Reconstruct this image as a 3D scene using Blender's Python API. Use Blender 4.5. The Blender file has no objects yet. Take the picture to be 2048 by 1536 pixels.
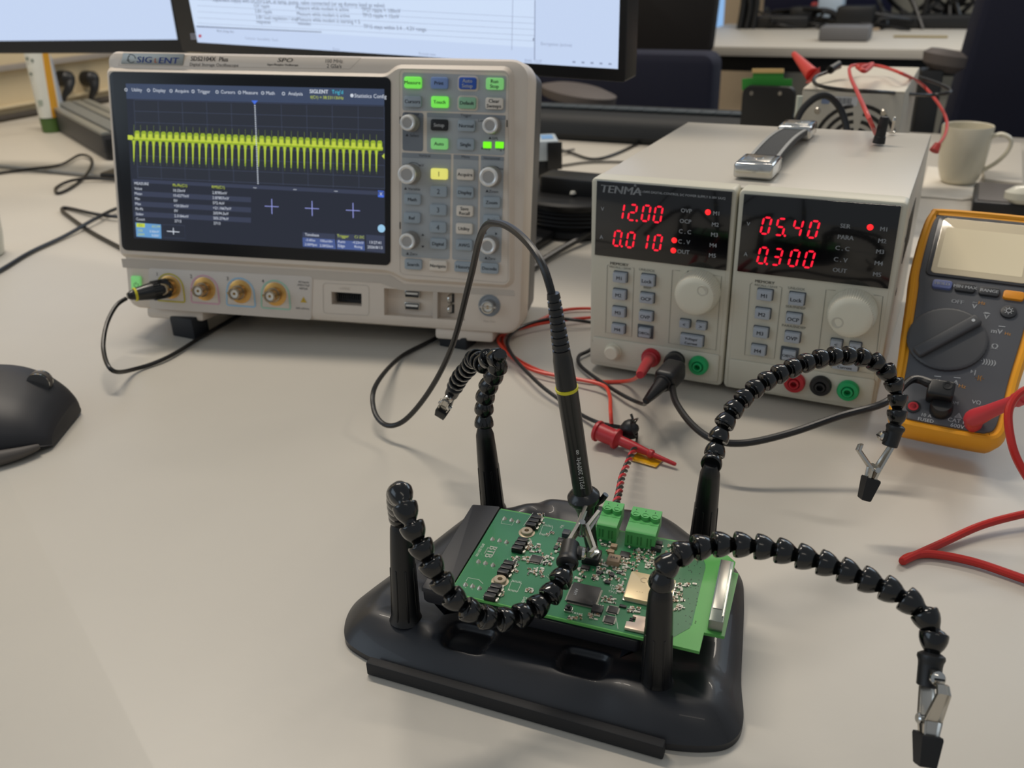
import bpy, bmesh, math, random
from mathutils import Vector as V, Matrix
S_ = bpy.context.scene
COL = S_.collection
# ---------------------------------------------------------------- camera
F_PX = 1779.3; CAM_H = 0.32097
PITCH, ROLL = 0.45196, 0.03226
fw = V((0, math.cos(PITCH), -math.sin(PITCH))); rt = V((1, 0, 0)); dn = fw.cross(rt)
RT = math.cos(ROLL)*rt + math.sin(ROLL)*dn
DN = -math.sin(ROLL)*rt + math.cos(ROLL)*dn
CP = V((0, 0, CAM_H))
cam = bpy.data.cameras.new('camera'); camo = bpy.data.objects.new('camera', cam); COL.objects.link(camo)
m = Matrix((RT, -DN, -fw)).transposed().to_4x4(); m.translation = CP
camo.matrix_world = m
cam.sensor_width = 36; cam.lens = F_PX/2048*36; cam.clip_start = .01; cam.clip_end = 60
cam.dof.use_dof = True; cam.dof.focus_distance = .47; cam.dof.aperture_fstop = 13
S_.camera = camo
# ---------------------------------------------------------------- view, world, lights
S_.view_settings.view_transform = 'Standard'; S_.view_settings.look = 'None'
S_.view_settings.gamma = 1; S_.view_settings.use_curve_mapping = False
S_.view_settings.exposure = 0.24
w = bpy.data.worlds.new('office'); S_.world = w; w.use_nodes = True
w.node_tree.nodes['Background'].inputs[0].default_value = (.86, .93, 1, 1)
w.node_tree.nodes['Background'].inputs[1].default_value = .24
def area(name, loc, target, sx, sy, power, col, rz=None):
    l = bpy.data.lights.new(name, 'AREA'); l.shape = 'RECTANGLE'; l.size = sx; l.size_y = sy
    l.energy = power; l.color = col
    o = bpy.data.objects.new(name, l); COL.objects.link(o); o.location = loc
    o.rotation_euler = (V(target)-V(loc)).to_track_quat('-Z', 'Y').to_euler() if rz is None else (0, 0, rz)
    return o
WARM = (1, .90, .77); SKY = (.70, .85, 1)
area('ceiling_lamp', (-.55, 1.42, 2.1), None, 1.2, .14, 26, WARM, -.3)
area('ceiling_lamp', (1.5, 2.6, 2.1), None, 1.2, .14, 24, WARM, -.3)
area('ceiling_lamp', (.5, -1.0, 2.1), None, 1.2, .14, 2.5, WARM, -.3)
area('window_daylight', (-2.4, -.2, 1.1), (0, .6, 0), 1.6, 1.2, 8, SKY)
area('window_daylight', (2.6, 3.0, 1.3), (0.3, 1.4, 0), 1.6, 1.2, 12, SKY)
# ---------------------------------------------------------------- pixel -> place
def ray(x, y): return fw + RT*((x-1024)/F_PX) + DN*((y-768)/F_PX)
def D(x, y, z=0.0):
    d = ray(x, y); return CP + d*((z-CP.z)/d.z)
def A(x, y, dep): return CP + ray(x, y)*dep
def onplane(M, x, y, ax=1, val=0.0):
    Mi = M.inverted(); o = Mi @ CP; d = Mi.to_3x3() @ ray(x, y)
    return o + d*((val-o[ax])/d[ax])
# ---------------------------------------------------------------- materials
def lin(c):
    if isinstance(c, str): c = tuple(int(c[i:i+2], 16) for i in (0, 2, 4))
    return tuple(((v/255)/12.92 if v/255 <= .04045 else ((v/255+.055)/1.055)**2.4) for v in c)
MATS = {}
def mat(name, col, rough=.5, metal=0.0, emit=0.0, noise=.04, ns=60, bump=0.0, coat=0.0, trans=0.0, spec=.5, sub=0.0):
    if name in MATS: return MATS[name]
    mt = bpy.data.materials.new(name); mt.use_nodes = True; nt = mt.node_tree
    b = nt.nodes['Principled BSDF']; c = lin(col)
    b.inputs['Roughness'].default_value = rough; b.inputs['Metallic'].default_value = metal
    b.inputs['Coat Weight'].default_value = coat; b.inputs['Transmission Weight'].default_value = trans
    b.inputs['Specular IOR Level'].default_value = spec
    tc = nt.nodes.new('ShaderNodeTexCoord'); n = nt.nodes.new('ShaderNodeTexNoise')
    n.inputs['Scale'].default_value = ns; n.inputs['Detail'].default_value = 4
    nt.links.new(tc.outputs['Object'], n.inputs['Vector'])
    mx = nt.nodes.new('ShaderNodeMix'); mx.data_type = 'RGBA'
    mx.inputs[6].default_value = tuple(max(0, v*(1-noise)) for v in c)+(1,)
    mx.inputs[7].default_value = tuple(min(1, v*(1+noise)) for v in c)+(1,)
    nt.links.new(n.outputs['Fac'], mx.inputs[0]); nt.links.new(mx.outputs[2], b.inputs['Base Color'])
    if emit >= .8:
        for i in (6, 7): mx.inputs[i].default_value = (.01, .01, .012, 1)
    if emit:
        b.inputs['Emission Strength'].default_value = emit*.85; b.inputs['Emission Color'].default_value = c+(1,)
    if sub:
        b.inputs['Subsurface Weight'].default_value = sub; b.inputs['Subsurface Radius'].default_value = (.004, .004, .003)
    if bump:
        bp = nt.nodes.new('ShaderNodeBump'); bp.inputs['Strength'].default_value = bump; bp.inputs['Distance'].default_value = .001
        n2 = nt.nodes.new('ShaderNodeTexNoise'); n2.inputs['Scale'].default_value = ns*12; n2.inputs['Detail'].default_value = 3
        nt.links.new(tc.outputs['Object'], n2.inputs['Vector'])
        nt.links.new(n2.outputs['Fac'], bp.inputs['Height']); nt.links.new(bp.outputs['Normal'], b.inputs['Normal'])
    MATS[name] = mt; return mt
def light_mat(name, col, e=1.0): return mat(name, col, rough=.3, emit=e, noise=0)
# ---------------------------------------------------------------- geometry collector
TXT = {}
def text_mesh(s, bold=False):
    k = s
    if k not in TXT:
        c = bpy.data.curves.new('t', 'FONT'); c.body = s; c.size = 1; c.resolution_u = 2
        o = bpy.data.objects.new('t', c); me = o.to_mesh()
        TXT[k] = ([v.co.xy.copy() for v in me.vertices], [tuple(p.vertices) for p in me.polygons])
        o.to_mesh_clear(); bpy.data.objects.remove(o); bpy.data.curves.remove(c)
    return TXT[k]
def rrect(u0, v0, u1, v1, r, n=4):
    return rpoly([(u0, v0), (u1, v0), (u1, v1), (u0, v1)], r, n)
def rpoly(pts, r, n=4):
    out = []; N = len(pts)
    for i in range(N):
        p = V(pts[i]).to_2d(); a = V(pts[i-1]).to_2d()-p; b = V(pts[(i+1) % N]).to_2d()-p
        la, lb = a.length, b.length
        rr = r[i] if isinstance(r, (list, tuple)) else r
        rr = min(rr, la*.49, lb*.49); a.normalize(); b.normalize()
        dt = max(-1, min(1, a.dot(b))); half = math.acos(dt)/2; R_ = rr*math.tan(half)
        if rr < 1e-7 or half > 1.5: out.append(tuple(p)); continue
        c = p+(a+b).normalized()*(rr/math.cos(half)); s = p+a*rr-c; e = p+b*rr-c
        th = math.atan2(s.x*e.y-s.y*e.x, s.dot(e))
        for k in range(n+1):
            t = th*k/n; out.append((c.x+s.x*math.cos(t)-s.y*math.sin(t), c.y+s.x*math.sin(t)+s.y*math.cos(t)))
    return out
def inset(pts, d):
    N = len(pts); P = [V(p) for p in pts]
    ar = sum(P[i].x*P[(i+1) % N].y-P[(i+1) % N].x*P[i].y for i in range(N))
    s = 1 if ar > 0 else -1; out = []
    for i in range(N):
        e1 = P[i]-P[i-1]; e2 = P[(i+1) % N]-P[i]
        if e1.length < 1e-9: e1 = P[i]-P[i-2]
        if e2.length < 1e-9: e2 = P[(i+2) % N]-P[i]
        n1 = V((-e1.y, e1.x)).normalized(); n2 = V((-e2.y, e2.x)).normalized()
        n = (n1+n2); n = n.normalized() if n.length > 1e-6 else n1
        k = 1/max(.5, n.dot(n1)); out.append(tuple(P[i]+n*d*s*k))
    return out
def circ(u, v, r, n=24, a0=0): return [(u+r*math.cos(a0+2*math.pi*i/n), v+r*math.sin(a0+2*math.pi*i/n)) for i in range(n)]
def spline(P, n=10, closed=False):
    P = [V(p) for p in P]; out = []; N = len(P)
    for i in range(N if closed else N-1):
        g = lambda j: P[j % N] if closed else P[max(0, min(N-1, j))]
        p0, p1, p2, p3 = g(i-1), g(i), g(i+1), g(i+2)
        for k in range(n):
            t = k/n; out.append(.5*((2*p1)+(-p0+p2)*t+(2*p0-5*p1+4*p2-p3)*t*t+(-p0+3*p1-3*p2+p3)*t**3))
    if not closed: out.append(P[-1])
    return out
def frame_to(o, z, x=None):
    z = V(z).normalized(); x = V(x) if x is not None else (V((1, 0, 0)) if abs(z.x) < .9 else V((0, 1, 0)))
    x = (x-z*x.dot(z)).normalized(); y = z.cross(x)
    m = Matrix((x, y, z)).transposed().to_4x4(); m.translation = V(o); return m
class G:
    def __init__(s): s.v = []; s.f = []; s.m = []; s.mats = []; s.T = Matrix()
    def mi(s, m):
        if m not in s.mats: s.mats.append(m)
        return s.mats.index(m)
    def add(s, vs, fs, m):
        b = len(s.v); s.v += [s.T @ V(v) for v in vs]; k = s.mi(m)
        for f in fs: s.f.append([b+i for i in f]); s.m.append(k)
        return s
    def rings(s, R, m, cap=True, closed=True):
        n = len(R[0]); vs = [p for r in R for p in r]; fs = []
        for i in range(len(R)-1):
            for j in range(n if closed else n-1):
                a, b = i*n+j, i*n+(j+1) % n; fs.append((a, b, b+n, a+n))
        if cap: fs += [tuple(range(n))[::-1], tuple(range((len(R)-1)*n, len(R)*n))]
        return s.add(vs, fs, m)
    def box(s, c, d, m, r=0, rot=None, seg=2):
        bm = bmesh.new(); bmesh.ops.create_cube(bm, size=1)
        for v in bm.verts: v.co = V((v.co.x*d[0], v.co.y*d[1], v.co.z*d[2]))
        if r: bmesh.ops.bevel(bm, geom=bm.edges[:], offset=r, segments=seg, affect='EDGES', profile=.5)
        bm.verts.index_update(); M = Matrix.Translation(V(c)) @ (rot or Matrix())
        s.add([M @ v.co for v in bm.verts], [[v.index for v in f.verts] for f in bm.faces], m); bm.free(); return s
    def prism(s, o, w0, w1, m, bev=0, pl='xz', top=None):
        """outline o swept from w0 (back) to w1 (front), the front edge rounded by bev"""
        f = (lambda p, w: (p[0], w, p[1])) if pl == 'xz' else (lambda p, w: (p[0], p[1], w))
        sg = 1 if w1 > w0 else -1
        if bev:
            R = [(o, w0), (o, w1-sg*bev), (inset(o, bev*.3), w1-sg*bev*.3), (inset(o, bev), w1)]
        else: R = [(o, w0), (o, w1)]
        s.rings([[f(p, w) for p in q] for q, w in R], m)
        if top: s.add([f(p, w1+sg*1e-5) for p in R[-1][0]], [tuple(range(len(o)))], top)
        return s
    def flat(s, o, w, m, pl='xz'):
        f = (lambda p: (p[0], w, p[1])) if pl == 'xz' else (lambda p: (p[0], p[1], w))
        return s.add([f(p) for p in o], [tuple(range(len(o)))], m)
    def line(s, pts, wd, w, m, pl='xz', closed=False):
        P = [V(p).to_2d() for p in pts]; N = len(P); L = []; Rr = []
        for i in range(N):
            a = P[i-1] if (i or closed) else P[i]; b = P[(i+1) % N] if (i < N-1 or closed) else P[i]
            t = (b-a).normalized() if (b-a).length > 1e-9 else V((1, 0)); n = V((-t.y, t.x))*wd/2; L.append(P[i]+n); Rr.append(P[i]-n)
        f = (lambda p: (p[0], w, p[1])) if pl == 'xz' else (lambda p: (p[0], p[1], w))
        vs = [f(p) for p in L+Rr]; fs = [(i, (i+1) % N, N+(i+1) % N, N+i) for i in range(N if closed else N-1)]
        return s.add(vs, fs, m)
    def lathe(s, prof, M, m, n=24, cap=True):
        R = [[M @ V((r*math.cos(2*math.pi*j/n), r*math.sin(2*math.pi*j/n), z)) for j in range(n)] for z, r in prof]
        return s.rings(R, m, cap)
    def cyl(s, a, b, r0, r1, m, n=20):
        a = V(a); b = V(b); return s.lathe([(0, r0), ((b-a).length, r1)], frame_to(a, b-a), m, n)
    def ball(s, c, r, m, n=14, sc=(1, 1, 1)):
        R = [[(c[0]+sc[0]*r*math.sin(t)*math.cos(2*math.pi*j/n), c[1]+sc[1]*r*math.sin(t)*math.sin(2*math.pi*j/n), c[2]+sc[2]*r*math.cos(t)) for j in range(n)] for t in [math.pi*(i+.02)/(n//2+.04) for i in range(n//2+1)]]
        return s.rings(R, m)
    def tube(s, pts, r, m, n=10, k=10, smooth=True):
        P = spline(pts, k) if smooth else [V(p) for p in pts]
        R = []; x = None
        for i in range(len(P)):
            t = (P[min(i+1, len(P)-1)]-P[max(i-1, 0)]).normalized()
            if x is None: x = t.orthogonal().normalized()
            x = (x-t*x.dot(t)).normalized(); y = t.cross(x)
            rr = r(i/(len(P)-1)) if callable(r) else r
            R.append([P[i]+x*rr*math.cos(2*math.pi*j/n)+y*rr*math.sin(2*math.pi*j/n) for j in range(n)])
        return s.rings(R, m)
    def text(s, t, u, v, h, m, w=0, pl='xz', al='c', shear=0, xs=1, ang=0, bold=False, M=None):
        """h = capital height; (u, v) = centre (or left middle) of the line"""
        vs, fs = text_mesh(t, bold)
        if not vs: return s
        k = h/.69; x0 = min(p.x for p in vs); x1 = max(p.x for p in vs)
        ox = {'c': (x0+x1)/2, 'l': x0, 'r': x1}[al]; ca, sa = math.cos(ang), math.sin(ang); out = []
        for p in vs:
            a = (p.x-ox+shear*p.y)*k*xs; b = (p.y-.345)*k
            a, b = a*ca-b*sa+u, a*sa+b*ca+v
            q = (a, w, b) if pl == 'xz' else (a, b, w)
            out.append(M @ V(q) if M else q)
        s.add(out, fs, m)
        if bold and xs < 50: s.text(t, u+h*.035*ca, v+h*.035*sa, h, m, w, pl, al, shear, xs, ang, False, M); s.text(t, u-h*.035*ca, v-h*.035*sa, h, m, w, pl, al, shear, xs, ang, False, M)
        return s
    def build(s, name, parent=None, label=None, M=None):
        me = bpy.data.meshes.new(name); me.from_pydata([tuple(v) for v in s.v], [], s.f)
        for mt in s.mats: me.materials.append(mt)
        me.polygons.foreach_set('material_index', s.m)
        bm = bmesh.new(); bm.from_mesh(me); bmesh.ops.recalc_face_normals(bm, faces=bm.faces[:])
        for f in bm.faces: f.smooth = True
        for e in bm.edges:
            if len(e.link_faces) == 2 and e.calc_face_angle(0) > .6: e.smooth = False
        bm.to_mesh(me); bm.free()
        o = bpy.data.objects.new(name, me); COL.objects.link(o)
        if parent: o.parent = parent
        if label: o['label'] = label
        if M: o.matrix_world = M
        return o
def shade(me):
    bm = bmesh.new(); bm.from_mesh(me)
    for f in bm.faces: f.smooth = True
    for e in bm.edges: e.smooth = not (len(e.link_faces) == 2 and e.calc_face_angle(0) > .5)
    bm.to_mesh(me); bm.free()
def tag(o, label=None, cat=None, group=None, kind=None):
    if label: o['label'] = label
    if cat: o['category'] = cat
    if group: o['group'] = group
    if kind: o['kind'] = kind
    return o
def thing(name, label, cat, M=None, group=None):
    o = bpy.data.objects.new(name, None); COL.objects.link(o); o.empty_display_size = .02
    if M is not None: o.matrix_world = M if isinstance(M, Matrix) else Matrix.Translation(V(M))
    return tag(o, label, cat, group)
def copy_tree(o, parent=None):
    c = o.copy(); COL.objects.link(c); c.parent = parent
    for ch in o.children: copy_tree(ch, c)
    return c
def basis(o, yaw, tilt=0, roll=0):
    """upright panel frame: X along the front, Y into it, Z up; leaning back by tilt"""
    X = V((math.cos(yaw), math.sin(yaw), 0)); N = V((-math.sin(yaw), math.cos(yaw), 0))
    U = math.cos(tilt)*V((0, 0, 1))+math.sin(tilt)*N
    X2 = X*math.cos(roll)+U*math.sin(roll); U2 = -X*math.sin(roll)+U*math.cos(roll)
    m = Matrix((X2, U2.cross(X2), U2)).transposed().to_4x4(); m.translation = V(o); return m
def cut(o, boxes):
    """sink pockets into a mesh: boolean, applied at once"""
    g = G()
    for c, d in boxes: g.box(c, d, o.data.materials[0])
    k = g.build('cutter', o.parent); md = o.modifiers.new('b', 'BOOLEAN'); md.object = k; md.solver = 'EXACT'; md.operation = 'DIFFERENCE'
    dg = bpy.context.evaluated_depsgraph_get(); me = bpy.data.meshes.new_from_object(o.evaluated_get(dg))
    o.modifiers.clear(); o.data = me; shade(me); bpy.data.objects.remove(k)
# shared materials
BLK = mat('black_plastic', '17181a', .42); BLKG = mat('glossy_black_plastic', '08090a', .18, coat=.3)
RUB = mat('black_rubber', '141416', .6); CHR = mat('chrome', 'c9c8c4', .16, 1); STEEL = mat('nickel_steel', 'c6c2ba', .27, 1)
INK = mat('dark_ink', '33353a', .6); WINK = mat('white_ink', 'd6d6d4', .5); GINK = mat('grey_ink', 'a9adb0', .5)
CABLE = mat('black_cable', '121214', .38); REDC = mat('red_cable', 'c8261f', .36); REDP = mat('red_plastic', 'b5202c', .38)
BRASS = mat('brass', 'b08a4e', .25, 1)
random.seed(7)
# ================================================================ setting (the room's axes are turned YR from the camera's)
YR = -.4676
RX = V((math.cos(YR), math.sin(YR), 0)); RY = V((-math.sin(YR), math.cos(YR), 0))
MR = Matrix((RX, RY, V((0, 0, 1)))).transposed().to_4x4()
def at_room(p, z=None):
    m = MR.copy(); m.translation = V((p[0], p[1], p[2] if z is None else z)); return m
DESK = mat('desk_laminate', 'c4beb3', .42, noise=.03, ns=14, bump=.05)
sm = 1.03; q = .026
def slab(x0, x1, y0, y1, z0, z1, name, m, lab=None, cat=None, kind=None, bev=.0015):
    g = G(); g.T = MR; g.prism(rrect(x0, y0, x1, y1, .004), z0, z1, m, bev, 'xy')
    return tag(g.build(name), lab, cat, None, kind)
slab(-2.0, 1.0, -.45, sm, -.026, 0, 'desk', DESK, 'near white desk top carrying the instruments and the soldering stand', 'desk')
slab(-2.0, 1.0, sm+q, 1.83, -.026, 0, 'desk', DESK, 'white desk top beyond the dark seam, under the coffee mug', 'desk')
slab(-2.0, 1.0, sm+.001, sm+q-.001, -.03, -.003, 'cable_channel', mat('seam_grey', '5a5c5c', .6), 'dark grey strip closing the gap between the two desk tops', 'cable channel')
slab(-2.3, 5, -2, 5.2, -.78, -.74, 'floor', mat('floor_carpet', '4c4f56', .9, noise=.2, ns=30), kind='structure')
WALL = mat('wall_paint', 'cdbb98', .8, noise=.02); WALLG = mat('wall_grey', 'a9a79c', .8, noise=.02)
slab(-2.3, 5, 5.0, 5.1, -.74, 1.6, 'wall_back', WALLG, kind='structure')
xw = D(0, 241).dot(RX)
slab(xw-.12, xw, .4, 5.0, -.74, 1.6, 'wall_left', WALL, kind='structure')
Mw = Matrix((RY, -RX, V((0, 0, 1)))).transposed().to_4x4(); Mw.translation = RX*xw
zt = onplane(Mw, 30, 132, 1, .0).z
slab(xw, xw+.016, .4, 4.98, .001, .012, 'trim_1', mat('dark_trim', '4a4238', .6), kind='structure')
slab(xw, xw+.02, .4, 4.98, zt-.006, zt+.006, 'trim_2', mat('wall_trim', '8d857c', .6), kind='structure')
slab(xw, xw+.012, .4, 4.98, .03, onplane(Mw, 20, 215, 1, 0).z, 'baseboard_left', mat('trunking', 'd8c8a6', .6), kind='structure')
def plug(cx, cy, tx, ty, lab):
    p = onplane(Mw, cx, cy, 1, 0); q2 = onplane(Mw, tx, ty, 1, -.03)
    o = thing('power_plug', lab, 'plug', Mw @ Matrix.Translation(p))
    g = G(); g.lathe([(0, .0185), (.012, .0195), (.03, .0185), (.040, .010), (.042, .003)], frame_to((0, 0, 0), (0, -1, 0)), BLK, 24)
    g.build('plug_body', o)
    d = q2-p; g = G(); g.tube([(0, -.03, -.005), (d.x*.5, -.036, d.z*.55), (d.x, -.03, d.z), (d.x*1.1, -.02, d.z*1.6)], lambda t: .011*(1-t)+.003, BLK); g.build('strain_relief', o)
plug(121, 157, 129, 192, 'black round plug in the beige wall beside the cream tube'); plug(170, 157, 183, 194, 'black round plug in the beige wall nearer the oscilloscope')
WG = light_mat('daylit_glass', (140, 182, 228), 1.0)
Mb = at_room(RY*4.97)
def onback(x, y=20): return onplane(Mb, x, y, 1, 0)
def wallrect(x0, x1, z0, z1, m, name, off=0.0):
    a = onback(x0).x; b = onback(x1).x
    g = G(); g.T = Mb; g.box(((a+b)/2, -off, (z0+z1)/2), (b-a, .05, z1-z0), m, .005); return tag(g.build(name), None, None, None, 'structure')
wallrect(1405, 1455, -.72, 1.5, WG, 'window_1'); wallrect(1716, 1742, .1, 1.5, WG, 'window_2'); wallrect(1775, 1812, .2, 1.5, WG, 'window_3')
wallrect(1455, 1582, -.7, 1.55, mat('pier_paint', 'd6c0a2', .8), 'trim_3', .05); wallrect(1742, 1757, -.7, 1.55, mat('brown_frame', '7d6242', .6), 'trim_4', .06)
# ================================================================ oscilloscope
MS = basis((-.3624, .7957, .0278), -.1922, .1835, -.029)
SW, SH = .379, .2294
def S(x, y, w=0.0):
    p = onplane(MS, x, y, 1, w); return (p.x, p.z)
scope = thing('oscilloscope', 'cream digital storage oscilloscope with a lit waveform screen', 'oscilloscope', MS)
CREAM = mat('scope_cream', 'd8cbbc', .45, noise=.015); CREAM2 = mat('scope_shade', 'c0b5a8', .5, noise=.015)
SG1 = mat('scope_grey', 'a7aaab', .5, noise=.01); SG2 = mat('scope_mid_grey', '8a8f94', .5, noise=.01); SG3 = mat('scope_dark_grey', '73787f', .5)
CASE = mat('scope_case', '565350', .5)
g = G(); out = rpoly([(0, 0), (SW, 0), (SW, SH), (0, SH)], [.011, .016, .016, .009], 6)
g.prism(out, .034, 0, CREAM, .006)
bez = g.build('front_bezel', scope, 'cream front bezel')
al = [S(768, 574), S(930, 586), S(929, 644), S(768, 631)]
ac = (sum(p[0] for p in al)/4, sum(p[1] for p in al)/4); aw = al[1][0]-al[0][0]; ah = .0245
cs = S(693, 598)
cut(bez, [((ac[0], .0, ac[1]), (aw, .022, ah)), ((cs[0], 0, cs[1]), (.0285, .03, .0115))])
bez.data.materials.clear(); bez.data.materials.append(CREAM)
g = G(); g.prism(inset(out, .0035), .036, .03, mat('gasket', '1d1d1f', .6), 0)
g.build('gasket', scope)
g = G()
R = []
for y, d in [(.036, .003), (.05, .002), (.10, .005), (.118, .016)]:
    R.append([(p[0], y, p[1]) for p in inset(out, d)])
g.rings(R, CASE)
g.build('rear_case', scope, 'dark grey rear case')
# raised frame round the screen and the controls
fr = rpoly([S(219, 140), S(775, 152), S(797, 135), S(1022, 139), S(1023, 571), S(812, 558), S(783, 541), S(245, 508)], [.004, .004, .004, .006, .007, .004, .008, .004], 5)
g = G(); g.rings([[(p[0], w, p[1]) for p in inset(fr, d)] for w, d in [(.001, -.0032), (-.003, 0), (-.0042, .001)]], CREAM)
g.build('raised_frame', scope)
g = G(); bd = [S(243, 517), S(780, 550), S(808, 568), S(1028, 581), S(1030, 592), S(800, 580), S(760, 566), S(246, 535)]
g.flat(bd, -.0003, CREAM2); g.build('painted_shade_band', scope)  # flat darker strip: shade of the downward-facing slope put into the colour
# header
g = G()
hd = rpoly([S(247, 106), S(370, 108), S(366, 131), S(242, 128)], .001)
g.prism(hd, 0, -.0006, mat('logo_plate', '9a9a94', .35, .5), .0002)
BLUEI = mat('logo_blue', '3a52a4', .4); ORI = mat('logo_orange', 'd8632b', .4)
def st(g, t, x, y, hp, m=INK, w=-.0003, al='c', **k):
    u, v = S(x, y, w); h = abs(S(x, y-hp/2, w)[1]-S(x, y+hp/2, w)[1]); g.text(t, u, v, h, m, w, 'xz', al, **k)
w = -.0008
st(g, 'SIG', 273, 119, 12, BLUEI, w, 'l', shear=.2, bold=True, xs=1.42); st(g, 'L', 311, 121, 9, ORI, w, 'c', shear=.2, bold=True); st(g, 'ENT', 317, 120.5, 12, BLUEI, w, 'l', shear=.2, bold=True, xs=1.42)
c0 = S(262, 117, w)
for r_, a0 in ((.0042, 0), (.003, 2), (.0042, 3.4)):
    g.line([(c0[0]+r_*math.cos(a0+t*.25), c0[1]+r_*.8*math.sin(a0+t*.25)) for t in range(9)], .0006, w, INK)
st(g, 'SDS2104X  Plus', 381, 117, 9, INK, -.0003, 'l', shear=.2, bold=True); st(g, 'Digital Storage Oscilloscope', 379, 128.5, 6, INK, -.0003, 'l', shear=.15, xs=1.12)
st(g, 'SPO', 569, 120, 8, INK, -.0003, 'c', shear=.3, bold=True, xs=1.7); st(g, 'Super-Phosphor Oscilloscope', 565, 129.5, 4, INK, -.0003, 'c', shear=.15, bold=True)
st(g, '100 MHz', 668, 122, 7.5, INK, -.0003, 'c', shear=.1); st(g, '2 GSa/s', 668, 132, 7.5, INK, -.0003, 'c', shear=.1)
hl = [S(247, 104), S(722, 116), S(700, 138), S(237, 131)]
g.line(hl, .0003, -.0003, CREAM2, closed=True)
g.build('printed_header', scope, 'header printed with the maker name')
# screen
BZ = mat('screen_border', '14161b', .3, spec=.35)
g = G(); g.prism(rpoly([S(224.5, 144), S(785, 155), S(784, 530), S(250.5, 499)], .005, 6), -.004, -.0052, BZ, .0006)
g.build('screen_border', scope, 'black border of the screen')
def LM(n, c, e=1.0): return mat('lit_'+n, c, .4, emit=e, noise=0, spec=.2)
SD = LM('dark', (40, 44, 56), .9); SB = LM('bar', (62, 74, 100), .9); SBL = LM('row', (58, 64, 84), .9); SGD = LM('grid', (68, 76, 98), .9); SWH = LM('white', (215, 222, 232), .9)
SY = LM('yellow', (152, 178, 46), .9); SY2 = LM('yellow_bright', (198, 214, 72), .9); SY3 = LM('yellow_dim', (120, 138, 60), .9); SBU = LM('blue', (70, 110, 220), 1); SCY = LM('cyan', (70, 190, 215), 1)
SDK = LM('plot', (46, 50, 60), .8)
w = -.0056
c4 = [S(251.5, 167, w), S(768.5, 178, w), S(770, 507, w), S(268, 476.5, w)]
def Q(u, v):
    "point of the picture area, u and v from 0 to 1 (v downward)"
    a = V(c4[0]).lerp(V(c4[1]), u); b = V(c4[3]).lerp(V(c4[2]), u); return tuple(a.lerp(b, v))
def QP(x, y): return S(x, y, w)
g = G(); g.prism(c4, -.0050, w, SD, 0); e = w-.00005
def rect(pts, m, k=1): g.flat(pts, w-.00004*k, m)
def qr(u0, v0, u1, v1, m, k=1): rect([Q(u0, v0), Q(u1, v0), Q(u1, v1), Q(u0, v1)], m, k)
qr(0, 0, 1, .095, SB); qr(.025, .105, 1, .60, SDK)
for i in range(11): qr(.03+.097*i-.0007, .105, .03+.097*i+.0007, .6, SGD, 2)
for i in range(8): qr(.03, .10+.0705*i-.0012, 1, .10+.0705*i+.0012, SGD, 2)
def tx(t, x, y, hp, m=SWH, al='c', **k): 
    u, v = QP(x, y); h = hp*.00043; g.text(t, u, v, h, m, w-.0002, 'xz', al, **k)
for t, x in [('Utility', 274), ('Display', 319), ('Acquire', 364), ('Trigger', 408), ('Cursors', 456), ('Measure', 501), ('Math', 541), ('Analysis', 591)]:
    y = 166+(x-250)*.0243+13; tx(t, x, y, 6.5); cx = x-(len(t)*2.1+7)
    g.line(circ(*QP(cx, y), .0012, 8), .0005, w-.0002, SWH, closed=True)
tx('SIGLENT', 638, 183, 7, SWH, bold=True); tx("Trig'd", 675, 184, 7, SCY); tx('f(C1) = 38.53113kHz', 654, 195, 5.5, SY2); tx('Statistics Config', 741, 192, 7); g.flat(circ(*QP(704, 191), .0016, 6), w-.0002, SWH)
# the trace: 38 pulses across
x0, x1, npul = 268.0, 766.0, 38
tb = lambda x: 275+(x-268)*.041
for i in range(npul):
    a = x0+(x1-x0)*i/npul; b = x0+(x1-x0)*(i+1)/npul; d = b-a; y = tb((a+b)/2)
    def PL(pts, m, k): rect([QP(a+d*px_, y+py_) for px_, py_ in pts], m, k)
    PL([(.10, 6), (.12, -10), (.26, -14), (.74, -14), (.88, -10), (.90, 6)], SY, 4)
    PL([(.2, 1), (.24, -8), (.76, -8), (.8, 1)], SY2, 5)
    PL([(.0, -1), (1, -1), (1, 5.5), (0, 5.5)], SY, 4)
    PL([(.05, 0), (.95, 0), (.95, 3), (.05, 3)], SY2, 6)
    PL([(-.30, 5), (.30, 5), (.16, 16), (.08, 48), (-.08, 48), (-.16, 16)], SY, 4)
    PL([(-.10, 6), (.10, 6), (.04, 42), (-.04, 42)], SY2, 5)
    PL([(-.03, 0), (.04, 0), (.03, -26), (-.01, -26)], SY3, 4)
    PL([(.0, 40), (.05, 40), (.04, 54), (.01, 54)], SY3, 4)
rect([QP(503, 201), QP(516, 201), QP(509.5, 209)], SBU, 6)
for i in range(38): 
    yy = 210+i*4.2; xx = 510+i*.17; rect([QP(xx-1, yy), QP(xx+1, yy), QP(xx+1, yy+2.6), QP(xx-1, yy+2.6)], SWH, 7)
rect([QP(256, 270), QP(265, 271), QP(268, 276), QP(265, 280), QP(256, 279)], SY2, 7); rect([QP(764, 312), QP(769, 307), QP(769, 318)], SY2, 7)
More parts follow.
